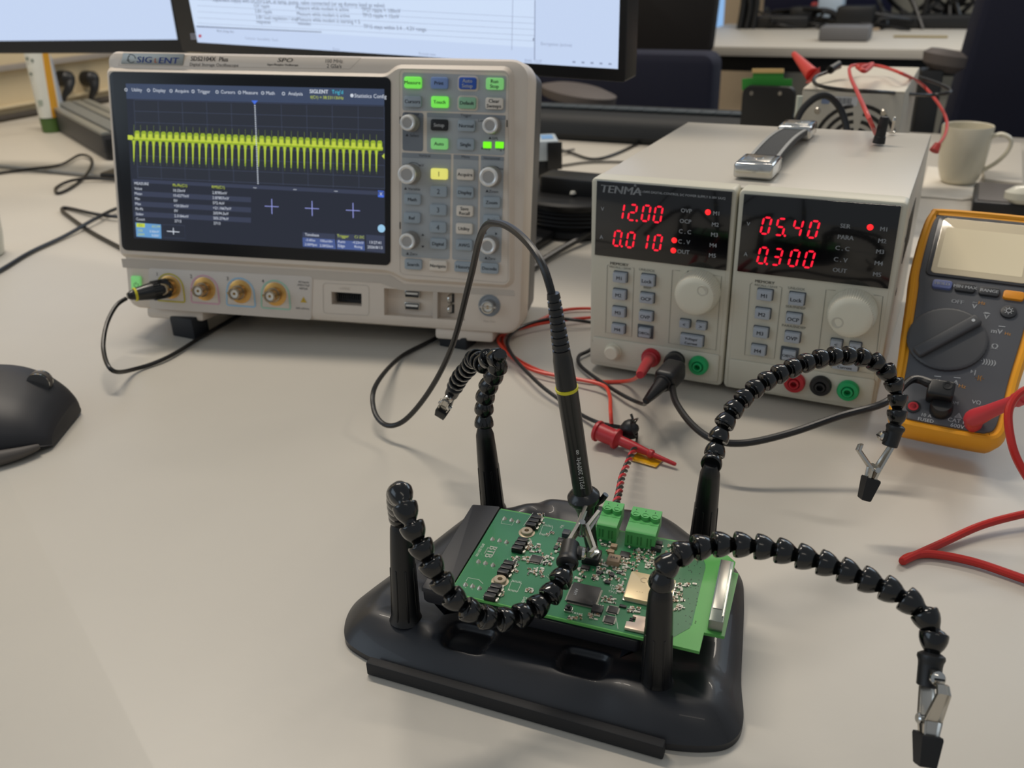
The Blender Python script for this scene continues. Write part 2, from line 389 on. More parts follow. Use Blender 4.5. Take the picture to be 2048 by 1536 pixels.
# measurement table
rows = ['Value', 'Mean', 'Min', 'Max', 'Pk-Pk', 'Stdev', 'Count']
c1 = ['10.33mV', '10.6277mV', '0V', '+20.00mV', '0V', '2.3184mV', '2713']; c2 = ['2.8785mV', '2.87857mV', '572.4uV', '+21.1667mV', '20594.3uV', '505.274uV', '2713']
rect([QP(265, 358), QP(770, 383), QP(770, 391), QP(266, 365)], SBL, 2)
for i in range(7):
    y = 376.5+i*10.2
    if i % 2: rect([QP(268, y-5), QP(502, y+8), QP(502, y+18), QP(268, y+5)], SBL, 2)
    tx(rows[i], 269+i*.6, y, 5.5, SWH, 'l'); tx(c1[i], 347+i*.4, y+4, 5.5, SWH, 'l'); tx(c2[i], 425+i*.4, y+8.5, 5.5, SWH, 'l')
tx('MEASURE', 269, 366.5, 5.5, SWH, 'l'); tx('Pk-Pk(C1)', 346, 370, 5.5, SY2, 'l'); tx('RMS(C1)', 424, 373.5, 5.5, SY2, 'l')
for x, y in [(510, 375.5), (590, 379), (672, 382.5)]: tx('•••', x, y, 5)
for x, y in [(543.5, 413), (624, 417), (706, 421)]:
    PUR = LM('plus', (150, 158, 226), 1); rect([QP(x-14, y-1.4), QP(x+14, y-.1), QP(x+14, y+1.2), QP(x-14, y-.1)], PUR, 3); rect([QP(x-.7, y-15), QP(x+.7, y-15), QP(x+1.2, y+15), QP(x-.2, y+15)], PUR, 3)
rect([QP(756, 381), QP(768, 382), QP(768, 395), QP(756, 394)], SBU, 2); tx('X', 762, 388, 6)
rect([QP(271, 445), QP(322, 449), QP(323, 477), QP(273, 473)], LM('cyan_box', (98, 150, 200), 1), 3); rect([QP(273, 446), QP(290, 447), QP(290, 455), QP(273, 454)], SY2, 4)
tx('C1', 281, 450.5, 5, SD); tx('AC1M', 312, 453, 5, SY2); tx('10X', 281, 461, 5, SY2); tx('5.00mV', 309, 463, 5); tx('200M', 282, 469, 5, SY2); tx('0.00V', 311, 471, 5)
g.line([QP(325, 449), QP(369, 451), QP(371, 477), QP(327, 475)], .0003, w-.0002, SGD, closed=True)
rect([QP(334, 461.5), QP(359, 463.5), QP(359, 465), QP(334, 463)], SWH, 3); rect([QP(346, 456), QP(347.5, 456), QP(348, 469), QP(346.5, 469)], SWH, 3)
rect([QP(605, 464), QP(670, 468), QP(672, 498), QP(606, 493)], SBL, 2); rect([QP(673, 467), QP(729, 470), QP(730, 501), QP(674, 498)], SBL, 2); rect([QP(732, 469), QP(769, 472), QP(769, 506), QP(733, 502)], SBL, 2)
rect([QP(605, 475), QP(670, 479), QP(672, 498), QP(606, 493)], LM('blue_box', (70, 88, 140), 1), 3); rect([QP(673, 480), QP(729, 483), QP(730, 501), QP(674, 498)], LM('blue_box', (70, 88, 140), 1), 3)
tx('Timebase', 624, 469.5, 5.5); tx('-3.60us', 621, 480, 5); tx('100us/div', 653, 482, 5); tx('2.00Mpts', 622, 489, 5); tx('2.00GSa/s', 653, 491.5, 5)
tx('Trigger', 686, 472, 6, SY2); tx('C1 DC', 719, 474, 5, SY2); tx('Auto', 683, 483, 5.5); tx('-4.23mV', 716, 485, 5); tx('Edge', 683, 491.5, 5.5); tx('Rising', 717, 493.5, 5)
tx('13:27:41', 751, 485, 5.5); tx('2026/8/13', 750, 494.5, 5.5); g.flat(circ(*QP(763, 457), .0034, 18), w-.0002, LM('disc', (150, 195, 225), 1))
g.build('screen', scope, 'lit screen with a green and yellow trace')
# control panel
g = G(); yP = -.0042
def pan(pts, m, w, r=.002): g.flat(rpoly([S(x, y, w) for x, y in pts], r), w, m)
g.line(rpoly([S(799, 138, yP), S(1017, 145, yP), S(1016, 566, yP), S(800, 548, yP)], .004), .0004, yP-.0002, CREAM2, closed=True)
pan([(805, 145), (1013, 152), (1011, 226), (805, 221)], SG1, yP-.0002); pan([(805, 224), (847, 226), (846, 303), (805, 301)], SG3, yP-.0002); pan([(854, 225), (1011, 231), (1009, 311), (854, 305)], SG1, yP-.0002)
pan([(804, 305), (902, 309), (899, 519), (803, 513)], SG1, yP-.0002); pan([(907, 309), (957, 312), (955, 522), (904, 519)], SG1, yP-.0002); pan([(962, 311), (1008, 314), (1002, 526), (958, 523)], SG1, yP-.0002)
pan([(854, 225), (1011, 231), (1011, 240), (854, 234)], SG2, yP-.0003, .0005); pan([(804, 305), (902, 309), (902, 319), (804, 315)], SG2, yP-.0003, .0005); pan([(907, 309), (957, 312), (957, 321), (907, 318)], SG2, yP-.0003, .0005); pan([(962, 311), (1008, 314), (1008, 322), (962, 320)], SG2, yP-.0003, .0005)
w2 = yP-.0004
for t, x, y in [('Universal', 824, 227.5), ('Trigger', 932, 230.5), ('Vertical', 849, 311), ('Menu', 931.5, 313.5), ('Horizontal', 983.5, 316.5), ('Level', 964, 241), ('Select', 829, 271), ('50%', 990, 277), ('Variable', 828, 378), ('Zoom', 987, 383), ('Zero', 827, 508), ('Zero', 983, 517), ('Ready', 972, 297), ("Trig'd", 1000, 298), ('V', 809, 331), ('mV', 843, 330.5), ('s', 968, 335), ('ns', 1003, 337)]: st(g, t, x, y, 5.5, INK, w2)
for x, y in [(814, 270), (980, 276), (811, 377), (974, 382), (815, 507), (972, 516)]: st(g, '▲', x, y, 5, INK, w2)
for cx, cy in [(826, 330), (986, 337)]:
    g.line([S(cx+15*math.cos(t*.2+.5), cy+7-12*math.sin(t*.2+.5), w2) for t in range(12)], .0004, w2, INK)
for x, y, dx, dy in [(845.5, 470, 3, -3), (845.5, 493, 3, 3)]: g.flat([S(x-dx, y-dy*.5, w2), S(x+dx, y-dy*.5, w2), S(x, y+dy, w2)], w2, INK)
for x, y, dx in [(971, 466, -3), (992, 467.5, 3)]: g.flat([S(x-dx*.5, y-3, w2), S(x-dx*.5, y+3, w2), S(x+dx, y, w2)], w2, INK)
g.flat([S(*p, w2) for p in [(799, 233), (801, 233), (801, 247), (799, 247)]], w2, RUB); g.flat([S(*p, w2) for p in [(1013, 240), (1015, 240), (1015, 254), (1013, 254)]], w2, RUB); g.flat([S(*p, w2) for p in [(799, 444), (801, 444), (801, 458), (799, 458)]], w2, RUB)
g.build('control_panel', scope, 'grey control panel printing')
BC = {'g': mat('button_green_lit', (120, 232, 84), .35, emit=.55, noise=0), 'g2': mat('button_soft_green_lit', (128, 205, 120), .35, emit=.4, noise=0), 'G': mat('button_default_green', '8fbf9a', .4), 'b': mat('button_blue', '7b95c8', .4), 'B': mat('button_deep_blue', '2a55b0', .35), 's': mat('button_grey', '9ba6ae', .45), 'c': mat('button_cream', 'e0d6c8', .45), 'k': BLK, 'y': mat('button_yellow_lit', (240, 235, 120), .35, emit=.5, noise=0)}
BT = [('Measure', 825, 165, 'g'), ('Print', 878, 166, 'b'), ('Auto|Setup', 934.6, 166.5, 'B'), ('Run|Stop', 989, 167.5, 'g2'), ('Cursors', 825, 203, 's'), ('Touch', 879, 204, 'g'), ('Default', 934, 206, 'G'), ('Clear|Sweeps', 988, 207, 'c'),
      ('Setup', 878, 250, 'k'), ('Normal', 932.5, 251.5, 's'), ('Auto', 878, 287.5, 'g2'), ('Single', 931, 289, 's'), ('1', 877.7, 348, 'y'), ('Acquire', 930, 349, 'c'), ('2', 876.7, 383, 's'), ('Display', 930, 385, 's'), ('Math', 824.6, 399, 's'), ('Zoom', 983, 405, 's'),
      ('3', 876, 420, 's'), ('Save|Recall', 929, 422, 'c'), ('Ref', 823.8, 436, 's'), ('Roll', 982.5, 441, 's'), ('4', 875.6, 455, 's'), ('Utility', 928, 457.5, 'c'), ('Digital', 876, 487.7, 's'), ('AWG', 928, 490.4, 's'), ('Search', 826, 529, 's'), ('Navigate', 876, 531.7, 'c'), ('History', 926, 534, 's'), ('Decode', 978.8, 537, 's')]
NM = {'g': 'green lit button', 'g2': 'soft green lit button', 'G': 'pale green button', 'b': 'light blue button', 'B': 'deep blue button', 's': 'grey button', 'c': 'cream button', 'k': 'black button', 'y': 'yellow lit button'}
for t, x, y, c in BT:
    w = -.0072; a = S(x, y, w); hw = .0073 if t not in ('Search', 'History', 'Decode', 'Navigate') else .0078; hh = .0046
    g = G()
    if c in 'BG': g.prism(rrect(a[0]-hw-.0014, a[1]-hh-.0016, a[0]+hw+.0014, a[1]+hh+.0014, .003), yP, yP-.0006, CREAM, .0002)
    g.prism(rrect(a[0]-hw, a[1]-hh, a[0]+hw, a[1]+hh, .0018), yP, w, BC[c], .0007)
    ink = WINK if c in 'Bk' else INK; L = t.split('|')
    for i, s in enumerate(L):
        g.text(s, a[0], a[1]+(.0019*(1-2*i) if len(L) == 2 else 0), .0028 if len(s) > 1 else .0042, ink, w-.00012, bold=len(s) > 1)
    g.build('button', scope, NM[c]+(' marked '+t.replace('|', ' ') if t != 'Roll' else ''))
KN = mat('knob_grey', '8b8782', .5); KRING = mat('knob_ring', 'e2e1de', .25, .3); KC = mat('knob_cap', 'a29f9b', .35)
for x, y, r in [(814, 245.5, .0072), (979, 251, .0072), (812.7, 349, .0088), (976, 354, .0088), (813, 483, .0078), (974, 492, .0078)]:
    w = -.017; a = S(x+1, y, w); M = frame_to((a[0], yP, a[1]), (0, -1, 0))
    g = G(); g.lathe([(0, r), (.004, r), (.0045, r*.93), (.0118, r*.88), (.0128, r*.8)], M, KN, 32); k = g.build('knob', scope)
    g = G(); g.lathe([(.0124, r*.90), (.0136, r*.87), (.0143, r*.74), (.0140, r*.62), (.0132, r*.54)], M, KRING, 32, False); g.lathe([(.0128, r*.58), (.0134, r*.56), (.0133, .0002)], M, KC, 28); kc = g.build('knob_cap', k, 'chrome knob ring')
for x in (974.6, 999):
    a = S(x, 290, -.0046); g = G(); g.prism(rrect(a[0]-.0035, a[1]-.0026, a[0]+.0035, a[1]+.0026, .0005), yP, -.0052, light_mat('led_green', (120, 255, 20), 1), .0003); g.build('indicator_light', scope, 'bright green indicator')
# connector strip
g = G(); g.prism(rpoly([S(297, 536), S(626, 553), S(623, 640), S(300, 617)], .003), 0, -.0006, mat('strip_grey', 'cfc5ba', .45), .0003)
w = -.0009
for t, x, y in [('1', 314, 548), ('2', 382, 552.5), ('3', 455, 557), ('4', 525.5, 562)]: st(g, t, x, y, 7, INK, w)
for i, t in enumerate(['All Inputs', '1MΩ//17pF', '400Vpk']): st(g, t, 607, 564+i*6.5, 4, INK, w)
st(g, '50Ω ≤5Vrms', 605, 617, 3.6, INK, w); a = S(607, 600, w)
g.flat([(a[0]-.003, a[1]-.0023), (a[0]+.003, a[1]-.0023), (a[0], a[1]+.003)], w, mat('warn_yellow', 'c9a530', .5)); st(g, '!', 607, 601, 5, INK, w-.0001)
g.build('connector_strip', scope)
BRASS2 = mat('brass_flange', 'd8a860', .3, .8); NICK = mat('brass_barrel', 'b5a083', .22, .9)
RC = {'1': 'c9b840', '2': 'd9a8b4', '3': '9ec4dc', '4': 'a4cdb4'}
for k, x, y in [('1', 341, 576), ('2', 410, 579.5), ('3', 481.5, 585), ('4', 551.5, 590)]:
    a = S(x, y-2, 0); g = G(); rr = mat('ring_'+k, RC[k], .4)
    arc = [(a[0]+.0135*math.cos(t), a[1]-.001+.0135*math.sin(t)) for t in [math.pi*i/14 for i in range(15)]]
    arch = [(a[0]+.0142, a[1]-.0135), ] + arc + [(a[0]-.0142, a[1]-.0135)]
    arch = rpoly(arch, .002, 3)
    g.line(arch, .0014, -.0009, rr, closed=True); g.flat(inset(arch, .001), -.0008, CREAM)
    M = frame_to((a[0], 0, a[1]), (0, -1, 0))
    g.lathe([(.0007, .0108), (.0014, .0108), (.0016, .0102)], M, BRASS2, 32)
    g.lathe([(.001, .0068), (.006, .0068), (.0061, .0055), (.014, .0055), (.0143, .0052), (.0143, .0042), (.009, .0041)], M, NICK, 28, False)
    g.lathe([(.006, .0041), (.0128, .0040)], M, mat('dielectric', 'e6e2d8', .5), 20); g.lathe([(.006, .0014), (.0132, .0013)], M, BRASS, 12)
    g.cyl((a[0]-.0075, -.011, a[1]), (a[0]+.0075, -.011, a[1]), .0011, .0011, BRASS, 10)
    g.build('bnc_socket', scope, 'brass socket in a %s outline' % {'1': 'yellow', '2': 'pink', '3': 'blue', '4': 'green'}[k])
a = [S(263.5, 551), S(283, 552.5), S(284, 584), S(265, 582.5)]
g = G(); g.prism(rpoly(a, .0015), 0, -.0022, BC['g2'], .0008); c = S(272.5, 570, -.0023)
g.line([(c[0]+.0022*math.cos(t*.5+2.1), c[1]+.0022*math.sin(t*.5+2.1)) for t in range(11)], .0005, -.0024, INK); g.line([c, (c[0], c[1]+.0028)], .0005, -.0024, INK)
g.build('power_button', scope, 'green lit power button')
g = G(); g.line(rpoly([S(646, 566), S(738, 571), S(738, 631), S(647, 626)], .003, 5), .0005, -.0002, CREAM2, closed=True); st(g, 'LOGIC', 690, 577, 5, CREAM2)
for i in range(12): g.box((cs[0]-.011+.002*i, .011, cs[1]), (.0008, .004, .004), BLK)
g.box((cs[0], .013, cs[1]), (.026, .002, .010), BLK); g.build('logic_port', scope, 'black slot in an outlined panel')
for y in (587.5, 611.5):
    c = S(826, y, .0105); g = G(); g.box((c[0], .0095, c[1]), (.0138, .004, .0066), STEEL, .0004); g.box((c[0], .0074, c[1]), (.0126, .0006, .0054), BLK); g.box((c[0], .007, c[1]+.0008), (.011, .001, .0018), mat('tongue', 'e0ddd6', .5)); g.build('usb_port', scope)
for y in (596, 617):
    c = S(904, y, .0105); g = G(); M = frame_to(c and (c[0], .008, c[1]), (1, 0, 0)); g.tube([(c[0], .011, c[1]+.004), (c[0]-.001, .004, c[1]+.003), (c[0]-.001, .002, c[1]), (c[0]-.001, .004, c[1]-.003), (c[0], .011, c[1]-.004)], .0009, CHR, 8); g.box((c[0]+.001, .0105, c[1]), (.002, .001, .008), BLK); g.build('calibration_hook', scope)
g = G(); c = S(862, 600, .0105); g.box((S(876, 600, .01)[0], .0055, ac[1]), (.004, .011, ah), CREAM2); g.build('alcove_rib', scope)
a = S(979, 611); M = frame_to((a[0], 0, a[1]), (0, -1, 0))
g = G(); g.lathe([(.0, .0098), (.0006, .0098), (.0008, .009), (.0002, .0085)], M, SG2, 30)
g.lathe([(.0003, .0058), (.010, .0055), (.0102, .0045), (.006, .0043)], M, STEEL, 28, False); g.lathe([(.004, .0042), (.0082, .0042)], M, mat('dielectric', 'e6e2d8', .5), 20); g.lathe([(.004, .0015), (.0088, .0015)], M, BRASS, 10); g.cyl((a[0]-.0072, -.008, a[1]), (a[0]+.0072, -.008, a[1]), .001, .001, STEEL, 8)
g.text('Aux Out', a[0], a[1]-.014, .002, CREAM2, -.0002); g.build('auxiliary_socket', scope, 'steel socket in a grey ring')
# feet
for x0_, x1_, y_ in [(302, 415, 622), (874, 990, 668)]:
    a = S(x0_, y_, .012); b = S(x1_, y_+8, .012)
    g = G(); g.box(((a[0]+b[0])/2, .02, -.0035), (b[0]-a[0], .032, .011), CREAM, .003); g.build('foot_block', scope)
# black stand-off feet reach the desk
for (fx, fy, ln) in [(.056, .010, 0), (.318, .016, 0)]:
    top = MS @ V((fx, fy, -.004)); g = G(); tx_, ty_ = top.x, top.y
    g.T = MS.inverted(); zz = top.z
    g.T = g.T @ at_room((tx_, ty_, 0)); g.box((0, 0, zz/2), (.028, .02, zz), mat('foot_black', '1c1f24', .6), .001); g.build('foot', scope, 'dark rubber foot')
for fx in (.06, .32):
    top = MS @ V((fx, .10, .012)); g = G(); g.T = MS.inverted() @ at_room((top.x, top.y, 0)); g.box((0, 0, top.z/2), (.02, .016, top.z), RUB, .001); g.build('foot', scope)
# ================================================================ dual power supply
MP = basis((.0672, .6865, .005), YR)
PW, PH, PD = .2266, .1582, .2615
def P(x, y, w=0.0):
    p = onplane(MP, x, y, 1, w); return (p.x, p.z)
psu = thing('power_supply', 'cream twin bench power supply with red digit displays and strap handle', 'power supply', MP)
PC = mat('psu_cream', 'cdc8b6', .42, noise=.012); PT = mat('psu_cover', 'c4bdb0', .38, noise=.012); LN = mat('print_grey', '6f6f66', .6)
BTN = mat('psu_button', 'a9b0b8', .42); BSH = mat('button_socket', '4c5258', .6); KNB = mat('psu_knob', 'ddd8c4', .4)
g = G(); g.box((PW/2, .010+(PD-.010)/2, PH/2-.0005), (PW-.001, PD-.010, PH-.002), PT, .0015)
for i in range(9): g.box((PW-.0006, .06+.008*i, PH*.72-.0), (.0012, .003, .035), mat('vent_dark', '55554f', .6), .0005)
for (vx, vz) in ((.045, .5), (.05, .75)): g.box((PW-.0008, vx, PH*vz), (.0012, .009, .004), mat('vent_dark', '55554f', .6), .0005)
g.build('cover', psu, 'warm grey metal cover')
xm = (P(1478, 381)[0]+P(1446, 772)[0])/2
panels = []
for x0, x1 in [(0, xm-.0006), (xm+.0006, PW)]:
    g = G(); o = rrect(x0, 0, x1, PH, .004, 5); g.prism(o, .013, -.003, PC, .0025); g.prism(rrect(x0+.0035, .0035, x1-.0035, PH-.0035, .002, 5), -.0028, -.0034, PC, .0004)
    g.build('front_panel', psu, 'cream front panel')
FW = -.0036
def PF(x, y, w=FW): return P(x, y, w)
def pt_(g, t, x, y, hp, m=LN, w=FW-.0002, al='c', **k):
    u, v = PF(x, y, w); h = abs(PF(x, y-hp/2, w)[1]-PF(x, y+hp/2, w)[1]); g.text(t, u, v, h, m, w, 'xz', al, **k)
GLASS = mat('display_glass', '08080a', .12, coat=.4)
SEG = light_mat('segment_red', (255, 22, 52), 1.25); SEGH = light_mat('segment_core', (255, 110, 120), 1.2)
SEGD = {'0': 'abcdef', '1': 'bc', '2': 'abged', '3': 'abgcd', '4': 'fgbc', '5': 'afgcd', 'L': 'bc'}
def digit(g, ch, x, y, dot=False):
    w = FW-.0016; u, v = PF(x, y, w); H = .0060; W_ = .0027; t = .0013; sh = .14
    def hb(cy): 
        return [(-W_+t*.5, cy), (-W_+t*1.1, cy+t*.55), (W_-t*1.1, cy+t*.55), (W_-t*.5, cy), (W_-t*1.1, cy-t*.55), (-W_+t*1.1, cy-t*.55)]
    def vb(cx, y0, y1): return [(cx, y0+t*.3), (cx+t*.55, y0+t*.9), (cx+t*.55, y1-t*.9), (cx, y1-t*.3), (cx-t*.55, y1-t*.9), (cx-t*.55, y0+t*.9)]
    sg = {'a': hb(H), 'g': hb(0), 'd': hb(-H), 'b': vb(W_, 0, H), 'c': vb(W_, -H, 0), 'f': vb(-W_, 0, H), 'e': vb(-W_, -H, 0)}
    for s in SEGD[ch]: g.flat([(u+a+sh*b, v+b) for a, b in sg[s]], w, SEG)
    if dot: g.flat([(u+W_+.0009+a, v-H+b) for a, b in circ(0, 0, .0009, 8)], w, SEG)
def unit(win, digs, lab, leds, title, left):
    g = G(); g.prism(win, FW+.0004, FW-.0012, GLASS, .0004); g.build('display_window', psu, 'black display window, left' if left else 'black display window, right').data.materials
    g = G()
    for ch, x, y, dt in digs: digit(g, ch, x, y, dt)
    g.build('digit_display', psu, 'glowing red digits')
    g = G()
    for t, x, y, hp in lab: pt_(g, t, x, y, hp, GINK, FW-.0015, bold=hp > 8)
    for a in title: pt_(g, a[0], a[1], a[2], a[3], a[4], FW-.0015, 'l', **a[5])
    g.build('display_printing', psu, 'grey display lettering')
    for x, y in leds:
        u, v = PF(x, y, FW-.0016); g = G(); g.ball((u, FW-.0012, v), .0022, light_mat('led_red', (255, 30, 34), 1.5), 12, (1, .5, 1)); g.build('indicator_light', psu, 'small red light')
X6 = lambda x, y: (1160+.35156*x, 220+.35156*y)
unit([PF(1194.5, 361), PF(1465, 383.5), PF(1452.5, 540.6), PF(1190, 509)],
     [('1', 1240, 422.7, 0), ('2', 1265, 425, 1), ('0', 1292, 426.7, 0), ('0', 1316, 429, 0), ('0', 1235, 476.7, 1), ('0', 1261, 480, 0), ('1', 1288, 483, 0), ('0', 1315, 485.5, 0)],
     [(t, *X6(x, y), h) for t, x, y, h in [('V', 128, 562, 7.5), ('A', 122, 722, 7.5), ('OVP', 605, 573, 8), ('OCP', 600, 633, 8), ('C . C', 597, 692, 8), ('C . V', 592, 750, 8), ('OUT', 588, 807, 8), ('M1', 775, 588, 8), ('M2', 770, 652, 8), ('M3', 765, 710, 8), ('M4', 758, 770, 8), ('M5', 753, 828, 8)]],
     [X6(727, 582), X6(535, 742), X6(530, 800)],
     [('TENMA', 1200.5, 376.5, 15, GINK, dict(shear=.15, bold=True, xs=1.18)), ('®', 1268, 371, 5, GINK, dict()), ('72-10495 DIGITAL-CONTROL DC POWER SUPPLY 0-30V 5AX2', 1277, 382.5, 4.4, GINK, dict(xs=1.0))], True)
unit([PF(1488.7, 388), PF(1803, 411.6), PF(1776.5, 577), PF(1474.6, 541.7)],
     [('0', 1532, 451.5, 0), ('5', 1561, 454, 1), ('4', 1595, 456, 0), ('0', 1627, 459, 0), ('0', 1525, 511, 1), ('3', 1554, 514, 0), ('0', 1588, 516.5, 0), ('0', 1618, 519, 0)],
     [(t, *X6(x, y), h) for t, x, y, h in [('V', 958, 648, 7.5), ('A', 943, 820, 7.5), ('SER', 1510, 660, 8.5), ('PARA', 1512, 725, 8.5), ('C . C', 1493, 787, 8.5), ('C . V', 1483, 852, 8.5), ('OUT', 1478, 912, 8.5), ('M1', 1728, 678, 8.5), ('M2', 1720, 745, 8.5), ('M3', 1708, 806, 8.5), ('M4', 1700, 872, 8.5), ('M5', 1690, 935, 8.5)]],
     [X6(1650, 668)], [], False)
X7 = lambda x, y: (1160+.2213*x, 500+.2213*y)
X8 = lambda x, y: (1440+.20833*x, 520+.20833*y)
def keys(X, k, L):
    for t, x, y, wd, hg in L:
        px_, py_ = X(x, y); w = FW-.0042; u, v = PF(px_, py_, w); hw, hh = wd/2, hg/2
        g = G(); 
        if t == 'Off/On': g.prism(rrect(u-hw-.0018, v-hh-.0018, u+hw+.0018, v+hh+.0018, .0006), FW, FW-.0006, BSH, .0002)
        g.prism(rrect(u-hw-.0005, v-hh-.0005, u+hw+.0007, v+hh+.0007, .0008), FW, FW-.0003, BSH, 0)
        g.prism(rrect(u-hw, v-hh, u+hw, v+hh, .0008), FW, w, BTN, .0006)
        if '|' in t:
            for i, s in enumerate(t.split('|')): g.text(s, u, v+.0019*(1-2*i), .0021, INK, w-.0001, bold=True)
        else: g.text(t, u, v, .0029 if t != 'Off/On' else .0022, INK, w-.0001, bold=True)
        g.build('button', psu, 'grey button marked '+t.replace('|', ' '))
b1, b2 = .0108, .0078
keys(X7, 1, [('M1', 352, 255, b1, b2), ('M2', 347, 410, b1, b2), ('M3', 342, 568, b1, b2), ('M4', 337, 720, b1, b2), ('Lock', 604, 283, b1, b2+.001), ('OCP', 596, 443, b1, b2), ('OVP', 588, 605, b1, b2), ('Off/On', 577, 752, b1-.0012, b2),
             ('<', 940, 675, .0078, .006), ('>', 1088, 694, .0078, .006), ('Voltage/|Current', 1003, 825, .0178, .0086)])
keys(X8, 1, [('M1', 422, 345, b1, b2), ('M2', 402, 525, b1, b2), ('M3', 384, 705, b1, b2), ('M4', 362, 875, b1, b2), ('Lock', 730, 385, b1, b2+.001), ('OCP', 702, 572, b1, b2), ('OVP', 688, 752, b1, b2), ('Off/On', 657, 922, b1-.0012, b2),
             ('<', 1112, 815, .0078, .006), ('>', 1293, 845, .0078, .006), ('Voltage/|Current', 1200, 1010, .0178, .0086)])
g = G(); w = FW-.0002
for X, L in [(X7, [('MEMORY', 355, 128, 5.5), ('RECALL / SAVE', 363, 160, 4), ('UNLOCK', 605, 182, 4.6), ('BEEP', 610, 340, 4.6), ('ADJUST', 1045, 210, 6.5), ('POWER', 178, 830, 5), ('+', 715, 920, 6.5), ('−', 935, 953, 6.5), ('GND', 1165, 990, 5), ('I', 188, 895, 4), ('O', 185, 940, 4)]),
             (X8, [('MEMORY', 430, 212, 5.5), ('RECALL / SAVE', 442, 250, 4), ('UNLOCK', 735, 275, 4.6), ('SER/INDEP', 725, 455, 4.8), ('PARA/INDEP', 708, 640, 4.8), ('ADJUST', 1275, 312, 6.5), ('−', 1070, 1157, 6.5), ('GND', 1375, 1200, 5.5)])]:
    for t, x, y, h in L: pt_(g, t, *X(x, y), h, LN, w, bold=h > 5, xs=1.15)
def pl_(X, L, closed=False): g.line(rpoly([PF(*X(x, y), w) for x, y in L], .0015) if closed else [PF(*X(x, y), w) for x, y in L], .0003, w, LN, closed=closed)
pl_(X7, [(262, 135), (247, 140), (230, 745), (465, 785), (488, 165), (475, 160)]); pl_(X7, [(905, 188), (835, 182), (800, 840), (1228, 905), (1280, 238), (1200, 228)])
pl_(X8, [(310, 218), (290, 232), (235, 910), (520, 950), (595, 265), (570, 255)]); pl_(X8, [(1110, 292), (1018, 286), (945, 880)]); pl_(X8, [(1475, 335), (1565, 350), (1480, 1095), (1060, 1030)])
for X, a, b in [(X7, (1145, 1065), 25), (X8, (1325, 1278), 30)]:
    x, y = a; pl_(X, [(x, y), (x+45, y+5), (x+43, y+35)]); pl_(X, [(x+25, y+32), (x+62, y+38)]); pl_(X, [(x+33, y+42), (x+54, y+45)])
for y0 in (885, 925): g.flat([PF(*X7(x, y), w) for x, y in [(130, y0+8), (170, y0+12), (165, y0), (150, y0-6), (135, y0-2)]], w, INK)
g.build('panel_printing', psu, 'dark lettering and outlines')
# lower sub panels
g = G(); g.prism(rpoly([PF(*X7(x, y)) for x, y in [(118, 778), (1262, 948), (1240, 1195), (105, 1000)]], .002), FW, FW-.0008, PC, .0006)
g.prism(rpoly([PF(*X8(x, y)) for x, y in [(90, 945), (1495, 1150), (1450, 1405), (75, 1215)]], .002), FW, FW-.0008, PC, .0006); g.build('terminal_strip', psu)
for X, x, y, dx, dy in [(X7, 1020, 432, 1068, 398), (X8, 1245, 570, 1112, 612)]:
    w = -.021; u, v = P(*X(x, y), w); r = .0157; M = frame_to((u, FW, v), (0, -1, 0)); g = G(); n = 120
    R = []
    for z, rr, am in [(0, r+.001, 0), (.003, r+.001, .0003), (.013, r-.0002, .0003), (.0145, r-.001, 0), (.0158, r-.0032, 0), (.0162, r-.006, 0)]:
        R.append([M @ V(((rr+am*(-1)**j)*math.cos(2*math.pi*j/n), (rr+am*(-1)**j)*math.sin(2*math.pi*j/n), z)) for j in range(n)])
    g.rings(R, KNB); d = P(*X(dx, dy), w); kd = V((d[0]-u, d[1]-v)); kd = kd.normalized()*.0088
    k = g.build('adjust_knob', psu, 'cream adjusting knob')
    g = G(); M2 = frame_to((u+kd.x, FW-.0161, v+kd.y), (0, -1, 0)); g.lathe([(0, .0042), (.0003, .0040), (.00015, .0032), (-.0002, .0015)], M2, mat('dimple', 'c4bfae', .5), 24); g.build('finger_dimple', k)
u, v = PF(*X7(280, 935), FW-.006); g = G(); g.lathe([(0, .0072), (.0012, .0072), (.0013, .0062), (.0055, .0060), (.0065, .005)], frame_to((u, FW-.0006, v), (0, -1, 0)), KNB, 30); g.build('power_button', psu, 'round cream power button')
TR_, TB_, TG_ = REDP, BLK, mat('terminal_green', '18a862', .38)
TERM = {}
for k, X, x, y, m in [('r1', X7, 632, 985, TR_), ('k1', X7, 850, 1012, TB_), ('g1', X7, 1062, 1055, TG_), ('r2', X8, 709, 1190, TR_), ('k2', X8, 960, 1222, TB_), ('g2', X8, 1224, 1268, TG_)]:
    u, v = PF(*X(x, y), FW-.005); TERM[k] = MP @ V((u, FW-.006, v)); M = frame_to((u, FW-.0006, v), (0, -1, 0))
    g = G(); g.lathe([(0, .0079), (.003, .0079), (.0045, .0072), (.0048, .0046), (.0028, .0044), (.0028, .0039), (.0062, .0037), (.0064, .0024), (.0015, .0021), (.0013, .0002)], M, m, 32); g.build('binding_post', psu, {'r': 'red', 'k': 'black', 'g': 'green'}[k[0]]+' output socket')
